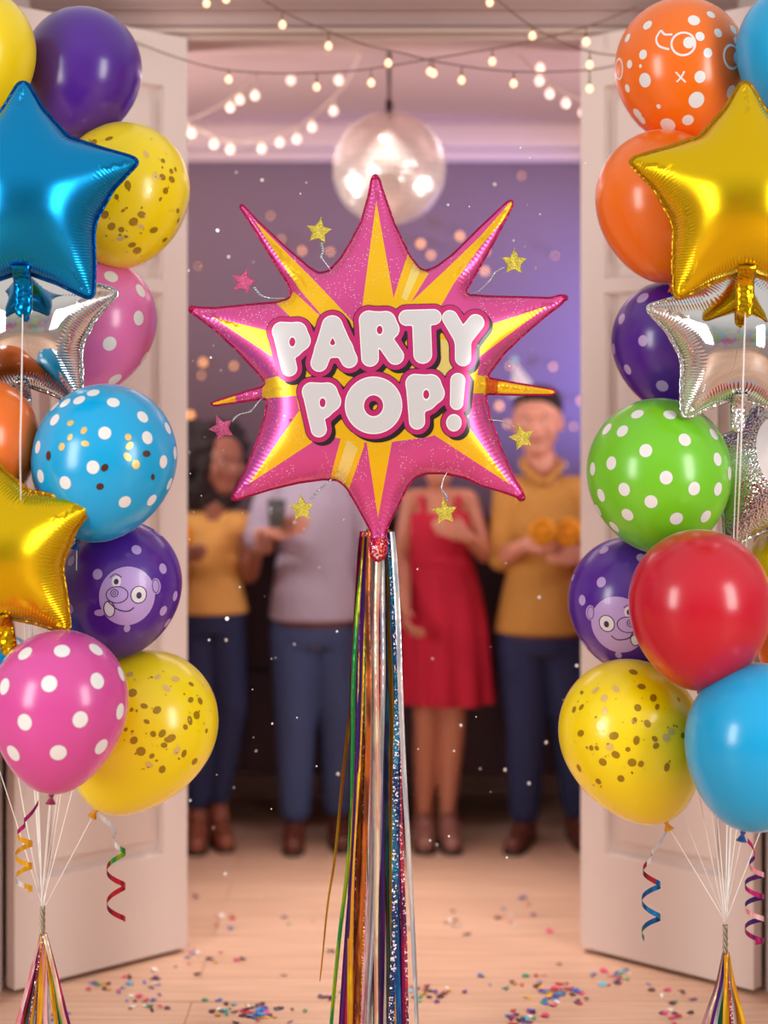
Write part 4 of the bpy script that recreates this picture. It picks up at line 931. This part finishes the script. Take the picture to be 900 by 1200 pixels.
def person(J, label, skin, hair_fn, clothes, group=None):
    base = Vector(((J['ankL'].x+J['ankR'].x)/2, PD, 0))
    e = empty('person', base, label, 'person')
    B = Body(); h = J['h']; q = head(B, J['head'], h, J.get('yaw', 0))
    k = J.get('k', 1.)
    B.cap(J['neck'], Vector(J['head'])+Vector((0, .02, -h*.2)), .058*k, .052*k)
    sh = (J['shL']+J['shR'])/2; hp = (J['hipL']+J['hipR'])/2; sw = (J['shR']-J['shL']).length/2; hw = (J['hipR']-J['hipL']).length/2
    T = lambda t: hp.lerp(sh, t); waist = J.get('waist', .8)
    B.loft([(T(-.12), hw*.9+.05, .10*k), (T(0), hw+.085*k, .12*k), (T(.2), hw+.06*k, .108*k), (T(.42), sw*waist, .098*k), (T(.7), sw*.93, .118*k), (T(.9), sw*.93, .112*k), (T(1.02), sw*.72, .08*k), (T(1.1), .07*k, .06*k)])
    for s in ('L', 'R'):
        B.cap(J['sh'+s], J['el'+s], .052*k, .040*k); B.cap(J['el'+s], J['wr'+s], .040*k, .026*k); B.cap(sh.lerp(J['sh'+s], .3), J['sh'+s], .06*k, .056*k)
        B.cap(J['hip'+s], J['kn'+s], .086*k, .056*k); B.cap(J['kn'+s], J['kn'+s].lerp(J['ank'+s], .35)+Vector((0, .012, 0)), .055*k, .054*k); B.cap(J['kn'+s].lerp(J['ank'+s], .35)+Vector((0, .012, 0)), J['ank'+s], .053*k, .036*k)
        a, t = J['ank'+s], J['toe'+s]; B.cap(Vector((a.x, a.y+.02, .05)), Vector((t.x, t.y+.04, .035)), .03, .026); B.cap(a, Vector((a.x, a.y+.01, .05)), .036*k, .032)
        d = J.get('hd'+s, J['wr'+s]-J['el'+s]); sd = J.get('hs'+s, Vector((0, -1, 0))); hand(B, J['wr'+s], d, sd, J.get('hn'+s, Vector((1 if s == 'L' else -1, 0, 0))), J.get('curl', .5), 1.*k)
    B.done('body', skin, e, .0062, 3, base)
    qq = lambda x, y, z: q(x, y, z)-base
    face(qq, h, e, J.get('lip', (150, 70, 70)))
    hair_fn(e, q, h, base, J); clothes(e, J, base, k)
    return e
SK_D = mat('brown_skin', (150, 92, 74), .5, Subsurface_Weight=.1); SK_L = mat('light_skin', (214, 150, 128), .5, Subsurface_Weight=.1); SK_T = mat('tan_skin', (196, 130, 104), .5, Subsurface_Weight=.1)
DENIM = fabric('blue_denim', (66, 84, 132)); NAVY = fabric('navy_denim', (38, 46, 88)); HAIR_D = fabric('dark_hair', (34, 20, 24), .8, 60); HAIR_B = fabric('brown_hair', (70, 42, 32), .6, 60)
MUST = fabric('mustard_cotton', (196, 142, 66)); PEACH = fabric('yellow_cotton', (226, 170, 92)); GREYL = fabric('lavender_grey_cotton', (186, 176, 200)); REDF = fabric('red_dress_fabric', (196, 24, 58)); BRN = mat('brown_leather', (104, 52, 40), .45); TANL = mat('tan_leather', (150, 84, 64), .5); NUDE = mat('nude_leather', (150, 100, 90), .4)
def trousers(e, J, base, k, m_, hem=0., loose=.012, belt=True):
    B = Body(); hp = (J['hipL']+J['hipR'])/2; hw = (J['hipR']-J['hipL']).length/2; top = J['wz']
    B.loft([((hp.x, hp.y, hp.z-.06), hw+.085*k, .125*k), ((hp.x, hp.y, hp.z), hw+.1*k, .135*k), ((hp.x, hp.y, top), hw+.078*k, .122*k)])
    for s in ('L', 'R'):
        B.cap(J['hip'+s]+Vector((0, 0, -.02)), J['kn'+s], .09*k+loose, .060*k+loose); a = J['ank'+s]+Vector((0, 0, hem)); B.cap(J['kn'+s], a, .060*k+loose, .042*k+loose)
    o = B.done('trousers', m_, e, .0075, 4, base)
    if not belt: return
    m = MB(); m.lathe([(hw+.09*k, -.018), (hw+.094*k, 0), (hw+.09*k, .018)], 32); 
    m.v = [(x, y*(.135*k)/(hw+.09*k), z) for x, y, z in m.v]
    bo = m.build('belt', BRN, e); bo.location = Vector((hp.x, hp.y, top-.01))-base
def shirt(e, J, base, k, m_, sleeve=1., wr=0., low=None, name='shirt', collar=True):
    B = Body(); sh = (J['shL']+J['shR'])/2; hp = (J['hipL']+J['hipR'])/2; sw = (J['shR']-J['shL']).length/2; hw = (J['hipR']-J['hipL']).length/2
    low = J['wz']-.05 if low is None else low; z0 = low; z1 = sh.z
    def S(t, rx, ry): z = z0+(z1-z0)*t; c = hp.lerp(sh, (z-hp.z)/(sh.z-hp.z)); return ((c.x, c.y, z), rx, ry)
    B.loft([S(0, hw+.112*k, .145*k), S(.25, (sw*J.get('waist', .8)+hw+.1*k)/2+.018, .132*k), S(.5, sw*.9+.014, .13*k), S(.8, sw*.97+.014, .138*k), S(.97, sw*.9, .115*k), S(1.08, .085*k, .07*k)])
    for s in ('L', 'R'):
        B.cap(sh.lerp(J['sh'+s], .35), J['sh'+s], .068*k, .066*k)
        if sleeve > 0: B.cap(J['sh'+s], J['sh'+s].lerp(J['el'+s], min(sleeve, 1)), .066*k, .055*k)
        if sleeve > 1: B.cap(J['el'+s], J['el'+s].lerp(J['wr'+s], sleeve-1), .055*k, .042*k)
    B.done(name, m_, e, .0075, 5, base)
    if collar:
        n = Vector(J['neck']); m = MB()
        m.tube(spline([n+Vector((-.0, -.09, -.065))-base, n+Vector((-.065, -.055, -.01))-base, n+Vector((-.062, .03, .02))-base, n+Vector((0, .07, .03))-base, n+Vector((.062, .03, .02))-base, n+Vector((.065, -.055, -.01))-base, n+Vector((0, -.09, -.065))-base], 6), .013, 10); m.build('collar', m_, e)
def hair_short(m_):
    def fn(e, q, h, base, J):
        B = Body(); B.ell(q(0, .09, .22), (.36*h, .40*h, .33*h)); B.ell(q(0, -.1, .42), (.3*h, .28*h, .13*h)); B.ell(q(0, .22, -.02), (.3*h, .22*h, .25*h))
        for i in range(14): 
            a = random.uniform(0, 6.28); B.ell(q(.25*math.cos(a), .05+.28*math.sin(a), .42), (.06*h,)*3)
        B.done('hair', m_, e, .007, 2, base)
    return fn
def hair_curly(e, q, h, base, J):
    B = Body(); r_ = random.Random(5); B.ell(q(-.02, .16, .1), (.5*h, .45*h, .52*h)); B.ell(q(-.06, .2, -.35), (.52*h, .36*h, .42*h)); B.ell(q(.0, .22, .2), (.56*h, .4*h, .34*h))
    for i in range(150):
        a = r_.uniform(0, 6.28); z = r_.uniform(-.72, .58); rr = math.sqrt(max(0, 1-(z/.75)**2))*.52
        x, y = rr*math.cos(a), .17+rr*.85*math.sin(a)
        if y < -.12 and abs(x) < .3 and z < .38: continue
        B.ell(q(x, y, z), (r_.uniform(.06, .1)*h,)*3)
    B.done('hair', HAIR_D, e, .007, 1, base)
def hair_long(e, q, h, base, J):
    B = Body(); B.ell(q(0, .1, .2), (.38*h, .42*h, .36*h)); B.ell(q(0, .24, -.25), (.36*h, .18*h, .5*h))
    for s in (-1, 1): B.cap(q(s*.32, .06, .1), q(s*.36, .1, -.6), .09*h, .06*h)
    B.done('hair', HAIR_B, e, .007, 3, base)

# woman in the yellow top
J = dict(head=W(257, 542, 0), h=.255, yaw=math.radians(38), neck=W(252, 596), shL=W(222, 618), shR=W(282, 616), elL=W(210, 676, -.02), elR=W(293, 672, -.03), wrL=W(222, 648, -.20), wrR=W(306, 640, -.2), hipL=W(232, 722), hipR=W(262, 722), knL=W(237, 830, -.02), knR=W(272, 828, -.03), ankL=W(231, 938), ankR=W(256, 934, .03), toeL=W(236, 985, -.17), toeR=W(268, 985, -.13), wz=W(0, 702).z, waist=.72, k=.86, lip=(150, 60, 60),
         hsL=Vector((0, 0, 1)), hsR=Vector((0, 0, 1)), hdL=Vector((.3, -.9, .2)), hdR=Vector((.6, -.6, .3)))
def cl(e, J, base, k):
    trousers(e, J, base, k, NAVY, .0, .006, False); shirt(e, J, base, k, PEACH, .0, collar=False, name='top')
    for s in ('L', 'R'): shoe('boot', J['ank'+s], J['toe'+s], TANL, e, .0, .02)
person(J, 'woman with big dark curly hair in a yellow top and navy jeans', SK_D, hair_curly, cl)
# man in the pale shirt
J = dict(head=W(372, 470), h=.25, yaw=-.2, neck=W(371, 522), shL=W(324, 562), shR=W(412, 562), elL=W(303, 628, -.03), elR=W(430, 640, 0), wrL=W(322, 622, -.24), wrR=W(426, 706, -.06), hipL=W(350, 735), hipR=W(392, 735), knL=W(347, 842, -.03), knR=W(399, 842, -.01), ankL=W(346, 950), ankR=W(396, 946, .04), toeL=W(346, 985, -.18), toeR=W(402, 985, -.14), wz=W(0, 722).z, waist=.82,
         hsL=Vector((0, 0, 1)), hdL=Vector((.55, -.6, .3)), hnL=Vector((1, 0, 0)), hnR=Vector((0, 0, -1)))
def cl(e, J, base, k):
    trousers(e, J, base, k, DENIM, .01, .018); shirt(e, J, base, k, GREYL, 1.3, low=W(0, 722).z-.01)
    for s in ('L', 'R'): shoe('shoe', J['ank'+s], J['toe'+s], BRN, e)
person(J, 'man in pale lavender grey shirt and blue jeans behind the starburst balloon', SK_L, hair_short(HAIR_B), cl)
# woman in the red dress
J = dict(head=W(512, 508), h=.235, yaw=.15, neck=W(514, 556), shL=W(484, 588), shR=W(546, 588), elL=W(470, 652, -.02), elR=W(568, 648, -.02), wrL=W(474, 706, -.15), wrR=W(546, 626, -.17), hipL=W(498, 706), hipR=W(530, 706), knL=W(500, 848, -.02), knR=W(530, 848, -.02), ankL=W(497, 948), ankR=W(524, 948), toeL=W(497, 985, -.16), toeR=W(528, 985, -.16), wz=W(0, 660).z, waist=.74, k=.88, lip=(170, 50, 60),
         hsR=Vector((0, 0, 1)), hdR=Vector((-.6, -.4, .3)), hnR=Vector((-1, 0, 0)))
def cl(e, J, base, k):
    B = Body(); sh = (J['shL']+J['shR'])/2; x = sh.x; y = PD
    B.loft([((x, y, W(0, 664).z), .118, .112), ((x, y, W(0, 640).z), .118, .114), ((x, y, W(0, 618).z), .122, .115), ((x, y-.005, W(0, 600).z), .118, .108)])
    for s in (-1, 1): B.cap((x+s*.06, y-.09, W(0, 604).z), (x+s*.07, y-.055, W(0, 582).z), .012); B.cap((x+s*.07, y-.055, W(0, 582).z), (x+s*.06, y+.07, W(0, 600).z), .012)
    B.done('bodice', REDF, e, .006, 3, base)
    m = MB(); vs = []; fs = []; n = 96; rows = 22; z0, z1 = W(0, 652).z, W(0, 822).z
    for i in range(rows+1):
        t = i/rows; r = .122+.042*math.sin(min(t*1.6, 1)*math.pi/2)+.012*t; x_ = x+.025*t
        for k_ in range(n):
            a = 2*math.pi*k_/n; f_ = 1+.075*t*math.sin(a*11+.6*math.sin(a*3)); vs.append((x_+r*f_*math.cos(a)-base.x, y+r*.82*f_*math.sin(a)-base.y, z0+(z1-z0)*t))
    for i in range(rows):
        for k_ in range(n): k2 = (k_+1) % n; fs.append((i*n+k_, i*n+k2, (i+1)*n+k2, (i+1)*n+k_))
    m.add(vs, fs); m.build('skirt', REDF, e)
    for s in ('L', 'R'): shoe('heeled_shoe', J['ank'+s], J['toe'+s], NUDE, e, .05)
person(J, 'woman in a knee length red dress with flared skirt, right of the tassel', SK_T, hair_long, cl)
# man in the mustard shirt
J = dict(head=W(629, 496, -.02), h=.262, yaw=-.18, neck=W(634, 545), shL=W(598, 578), shR=W(676, 578), elL=W(588, 652, -.03), elR=W(697, 652, -.02), wrL=W(610, 634, -.22), wrR=W(674, 648, -.22), hipL=W(614, 745), hipR=W(656, 745), knL=W(616, 850, -.04), knR=W(668, 850), ankL=W(615, 952), ankR=W(678, 950, .05), toeL=W(597, 990, -.17), toeR=W(684, 985, -.14), wz=W(0, 735).z, waist=.86,
         hsL=Vector((0, 0, 1)), hsR=Vector((0, 0, 1)), hdL=Vector((.5, -.6, .15)), hdR=Vector((-.6, -.5, .15)), hnL=Vector((1, 0, 0)), hnR=Vector((-1, 0, 0)))
def cl(e, J, base, k):
    trousers(e, J, base, k, NAVY, .01, .016); shirt(e, J, base, k, MUST, 1.15, low=W(0, 737).z-.01)
    for s in ('L', 'R'): shoe('shoe', J['ank'+s], J['toe'+s], BRN, e)
person(J, 'smiling dark haired man in mustard shirt and navy jeans', SK_L, hair_short(HAIR_D), cl)
# his party hat, the cup of the other man, the orange discs
hc = W(612, 462, -.04); m = MB(); m.lathe([(.056, 0), (.001, .125)], 28)
o = m.build('party_hat', mat('pastel_card', (206, 200, 214), .5), loc=hc, label='small pale cone party hat on the mustard shirted man', cat='party hat'); o.rotation_euler = (0, -.25, 0)
m = MB(); m.ball((0, 0, .13), .014, 12, 8); pp = m.build('pompom', mat('pompom_card', (150, 190, 214), .7), o)
gl = empty('drinking_glass', W(331, 612, -.33), 'teal drink in a small glass held by the pale shirted man', 'glass')
m = MB(); m.lathe([(1e-4, 0), (.026, 0), (.034, .10), (.032, .10), (.024, .006), (1e-4, .006)], 28); m.build('glass', mat('clear_glass', (225, 240, 240), .05, 0, Transmission_Weight=.9, IOR=1.45), gl)
m = MB(); m.lathe([(1e-4, .008), (.0235, .008), (.029, .07), (1e-4, .07)], 28); m.build('drink', mat('teal_drink', (24, 96, 122), .2), gl)
OR = mat('orange_matte', (246, 160, 24), .6)
def round_disc(x, y, r, dy, label, r0=0):  # pleated disc standing in for a blurred round orange spot
    c = W(x, y, dy); m = MB(); n = 48; vs = []; fs = []
    for g, (rr, ) in enumerate([(1e-4,), (.3,), (.65,), (1.,)]):
        for k in range(n):
            a = 2*math.pi*k/n; yy = (-.006 if k % 2 else .006)*rr
            for sgn in (0,): vs.append((rr*r*math.cos(a), yy, rr*r*math.sin(a)))
    for g in range(3):
        for k in range(n): k2 = (k+1) % n; fs.append((g*n+k, g*n+k2, (g+1)*n+k2, (g+1)*n+k))
    off = len(vs); vs += [(x_, y_+.004, z_) for x_, y_, z_ in vs]; fs += [tuple(q+off for q in f_) for f_ in fs]
    fs += [(3*n+k, 3*n+(k+1) % n, off+3*n+(k+1) % n, off+3*n+k) for k in range(n)]
    m.add(vs, fs); e = empty('orange_disc', c, label, 'decoration'); m.build('pleated_disc', OR, e)
    m = MB(); m.ball((0, -.006, 0), (.012, .006, .012), 14, 8); m.build('centre', OR, e)
round_disc(225, 621, .050, -.36, 'round orange disc in front of the yellow topped woman')
round_disc(625, 616, .050, -.36, 'round orange disc in front of the mustard shirted man, the left one of the pair')
round_disc(654, 617, .052, -.34, 'round orange disc in front of the mustard shirted man, the right one of the pair')

# ------------------------------------------------------------------ confetti
CC = [mat('confetti_'+n_, c_, .45, mt) for n_, c_, mt in (('pink', (226, 60, 120), 0), ('blue', (60, 110, 200), 0), ('sky', (90, 196, 226), 0), ('purple', (96, 44, 130), 0), ('gold', (222, 176, 50), .4), ('white', (240, 235, 230), 0), ('green', (40, 150, 110), 0), ('dark', (74, 36, 52), 0), ('red', (196, 40, 56), 0))]
CN = ['pink', 'blue', 'light blue', 'purple', 'gold', 'white', 'green', 'dark plum', 'red']
protos = []
for sh_ in range(3):
    for ci, m_ in enumerate(CC):
        mb = MB(); n = (12, 4, 7)[sh_]; r = .0075; vs = []
        for k in range(n):
            a = 2*math.pi*k/n+.3
            vs.append((r*math.cos(a)*(1, .75, 1.5)[sh_], r*math.sin(a)*(1, 1.1, .5)[sh_], .0004+.001*math.sin(a*2)))
        vs = [(x, y, z+.0016) for x, y, z in vs]+[(x, y, z+.0008) for x, y, z in vs]
        mb.add(vs, [tuple(range(n)), tuple(range(2*n-1, n-1, -1))]+[(k, k+n, (k+1) % n+n, (k+1) % n) for k in range(n)])
        me = bpy.data.meshes.new('confetti_piece'); me.from_pydata(mb.v, [], mb.f); me.materials.append(m_); protos.append((me, ci))
r_ = random.Random(11); spots = []
def fl(px, py): D = F*EYE/(py-HZ); return ((px-CX)/F*D, D)
dens = [(290, 1186, 34, 9, 46), (255, 1180, 14, 10, 8), (640, 1160, 26, 8, 26), (660, 1172, 22, 7, 22), (600, 1150, 22, 8, 6), (610, 1195, 24, 5, 24), (505, 1165, 24, 6, 22), (720, 1145, 26, 8, 16), (130, 1155, 30, 6, 18), (170, 1175, 34, 9, 14), (220, 1120, 26, 8, 10), (275, 1125, 30, 5, 8), (385, 1170, 14, 3, 6), (535, 1080, 12, 8, 6), (600, 1082, 30, 10, 7), (255, 1078, 16, 4, 5), (230, 1053, 8, 2, 3), (350, 1080, 30, 5, 3), (618, 1055, 12, 3, 4), (60, 1190, 20, 8, 6), (780, 1165, 24, 14, 10), (795, 1190, 24, 8, 8), (480, 1100, 150, 40, 10), (185, 1150, 10, 20, 6)]
for (x, y, sx, sy, n_) in dens:
    for _ in range(n_): spots.append((r_.gauss(x, sx*.6), min(1215, max(1035, r_.gauss(y, sy*.8)))))
spots = spots[:298]
for (x, y) in spots:
    X, Y = fl(x, y); me, ci = protos[r_.choice([0, 0, 1, 1, 2, 3, 3, 4, 5, 6, 7, 7, 7, 7, 8])+9*r_.choice([0, 0, 1, 2])]
    o = bpy.data.objects.new('confetti_piece', me); o.location = (X, Y, .0004+r_.uniform(0, .003)); sc_ = r_.uniform(.8, 1.6)
    o.scale = (sc_, sc_, sc_); o.rotation_euler = (r_.uniform(-.2, .2), r_.uniform(-.2, .2), r_.uniform(0, 6.3))
    link(o, None, 'small %s confetti piece lying on the wooden floor' % CN[ci], 'confetti', 'confetti scattered on the floor')
# glitter flakes drifting in the air
FLK = mat('white_glitter', (255, 255, 255), .3, .0, Coat_Weight=.6); mb = MB(); mb.ball((0, 0, 0), (.0026, .0012, .0026), 8, 6)
fm = bpy.data.meshes.new('glitter_flake'); fm.from_pydata([tuple(v) for v in mb.v], [], mb.f); fm.materials.append(FLK)
SPK = [(277, 202), (307, 211), (359, 214), (352, 227), (255, 270), (268, 301), (297, 307), (221, 317), (236, 312), (610, 173), (621, 185), (686, 191), (525, 240), (550, 242), (618, 240), (633, 251), (580, 216), (602, 282), (615, 289), (628, 314), (624, 410), (597, 429), (560, 405), (250, 405), (226, 423), (259, 434), (247, 419), (222, 530), (223, 555), (262, 528), (240, 512), (236, 581), (284, 601), (345, 612), (403, 609), (222, 632), (356, 620), (227, 600), (345, 755), (281, 688), (348, 841), (318, 772), (323, 771), (266, 725), (265, 750), (245, 750), (296, 808), (297, 864), (371, 898), (223, 938), (318, 948), (319, 848), (396, 907), (274, 923), (254, 908), (310, 699), (374, 665), (489, 667), (575, 758), (532, 880), (558, 840), (592, 902), (563, 901), (575, 928), (526, 980), (512, 990), (490, 878), (507, 772), (620, 918), (676, 780), (594, 1005), (264, 1024), (306, 1052), (593, 660), (566, 470), (504, 985), (640, 870), (632, 700), (660, 820), (250, 970), (395, 740), (300, 880), (540, 850)]
for i, (x, y) in enumerate(SPK):
    o = bpy.data.objects.new('glitter_flake', fm); o.location = P(x, y, r_.uniform(3.35, 4.5)); k = r_.choice([.55, .65, .8, .9, 1.1, 1.9]); o.scale = (k, k, k); o.rotation_euler = (r_.uniform(-.4, .4), r_.uniform(0, 3), r_.uniform(-.5, .5))
    link(o, None, 'tiny white glitter flake drifting in the air of the doorway', 'glitter', 'glitter flakes drifting in the air')

# ------------------------------------------------------------------ light
def area(name, loc, target, sx, sy, power, rgb):
    l = bpy.data.lights.new(name, 'AREA'); l.shape = 'RECTANGLE'; l.size = sx; l.size_y = sy; l.energy = power; l.color = rgb
    o = bpy.data.objects.new(name, l); o.location = loc; o.rotation_euler = (Vector(target)-Vector(loc)).to_track_quat('-Z', 'Y').to_euler(); COL.objects.link(o); return o
area('softbox_light_a', (-3.0, .9, 1.95), (0, 3.8, 1.55), .95, 2.2, 84, (1, .965, .93))  # unseen softbox-like panel, added for the tall left highlights on the balloons
area('softbox_light_b', (3.0, .9, 1.95), (0, 3.8, 1.55), .95, 2.2, 84, (1, .965, .93))  # its added counterpart for the right-hand highlights, no window there
def spot(name, loc, target, power, rgb, size, blend=.8, rad=.1):
    l = bpy.data.lights.new(name, 'SPOT'); l.energy = power; l.color = rgb; l.spot_size = math.radians(size); l.spot_blend = blend; l.shadow_soft_size = rad
    o = bpy.data.objects.new(name, l); o.location = loc; o.rotation_euler = (Vector(target)-Vector(loc)).to_track_quat('-Z', 'Y').to_euler(); COL.objects.link(o); return o
spot('doorway_downlight', (0, 5.02, 2.79), (0, 4.98, 0), 330, (1, .88, .78), 50, 1., .1)
spot('blue_wall_wash', (1.9, 6.1, 1.5), (.9, 6.85, 1.9), 500, (.22, .26, 1.), 60, 1., .1)
spot('ball_spot', (-1.2, 4.5, 3.3), tuple(BC), 45, (1, .95, .9), 14, .6, .25)  # unseen spot added to lighten the mirror ball
area('room_ceiling_light', (0, 6.2, 2.80), (0, 6.2, 0), 2.6, .5, 12, (1, .84, .90))
area('ceiling_fill_left', (-1.5, 5.15, 1.7), (-.5, 5.3, 2.82), .5, .5, 34, (1, .92, .87))  # hidden area light beside the opening, added to brighten the ceiling
area('ceiling_fill_right', (1.5, 5.15, 1.7), (.5, 5.3, 2.82), .5, .5, 26, (1, .88, .87))  # second hidden ceiling fill, added on the right
w = bpy.data.worlds.new('world'); SC.world = w; w.use_nodes = True; bg = w.node_tree.nodes['Background']; bg.inputs['Strength'].default_value = .62
nt = w.node_tree; tcw = nt.nodes.new('ShaderNodeTexCoord'); sx_ = nt.nodes.new('ShaderNodeSeparateXYZ'); nt.links.new(tcw.outputs['Generated'], sx_.inputs[0])
rw = nt.nodes.new('ShaderNodeValToRGB'); mrw = nt.nodes.new('ShaderNodeMapRange'); mrw.inputs['From Min'].default_value = -1; nt.links.new(sx_.outputs['Z'], mrw.inputs['Value']); nt.links.new(mrw.outputs['Result'], rw.inputs['Fac'])
cr_ = rw.color_ramp; cr_.elements[0].position = 0; cr_.elements[0].color = (.55, .38, .30, 1); cr_.elements[1].position = 1; cr_.elements[1].color = (1.25, 1.16, 1.1, 1)
for p_, c_ in ((.40, (.62, .46, .40, 1)), (.45, (.36, .28, .28, 1)), (.55, (.62, .56, .56, 1)), (.66, (.95, .9, .87, 1)), (.78, (1.25, 1.16, 1.1, 1))):
    e_ = cr_.elements.new(p_); e_.color = c_
# invented soft colour patches around the horizon, for the silver foil to reflect
vw = nt.nodes.new('ShaderNodeTexVoronoi'); vw.inputs['Scale'].default_value = 5.5; nt.links.new(tcw.outputs['Generated'], vw.inputs['Vector'])
bw = nt.nodes.new('ShaderNodeMapRange'); bw.interpolation_type = 'SMOOTHSTEP'; ab = nt.nodes.new('ShaderNodeMath'); ab.operation = 'ABSOLUTE'; nt.links.new(sx_.outputs['Z'], ab.inputs[0]); nt.links.new(ab.outputs[0], bw.inputs['Value'])
bw.inputs['From Min'].default_value = .34; bw.inputs['From Max'].default_value = .12; bw.inputs['To Max'].default_value = .34
mw = nt.nodes.new('ShaderNodeMix'); mw.data_type = 'RGBA'; nt.links.new(bw.outputs['Result'], mw.inputs['Factor']); nt.links.new(rw.outputs['Color'], mw.inputs['A']); nt.links.new(vw.outputs['Color'], mw.inputs['B']); nt.links.new(mw.outputs['Result'], bg.inputs['Color'])

# ------------------------------------------------------------------ camera
cam = bpy.data.cameras.new('camera'); co = bpy.data.objects.new('camera', cam); COL.objects.link(co)
co.location = (0, 0, EYE); co.rotation_euler = (math.pi/2, 0, 0); cam.sensor_fit = 'VERTICAL'; cam.sensor_height = 36; cam.lens = 36*F/1200
cam.shift_y = -(600-HZ)/1200; cam.clip_start = .05
cam.dof.use_dof = True; cam.dof.focus_distance = 3.76; cam.dof.aperture_fstop = cam.lens/1000/.056
SC.camera = co
SC.view_settings.view_transform = 'Standard'; SC.view_settings.look = 'None'; SC.view_settings.exposure = 0.; SC.view_settings.gamma = 1.; SC.view_settings.use_curve_mapping = False
SC.cycles.use_denoising = True; SC.cycles.max_bounces = 6; SC.cycles.caustics_reflective = False; SC.cycles.caustics_refractive = False; SC.cycles.sample_clamp_indirect = 6
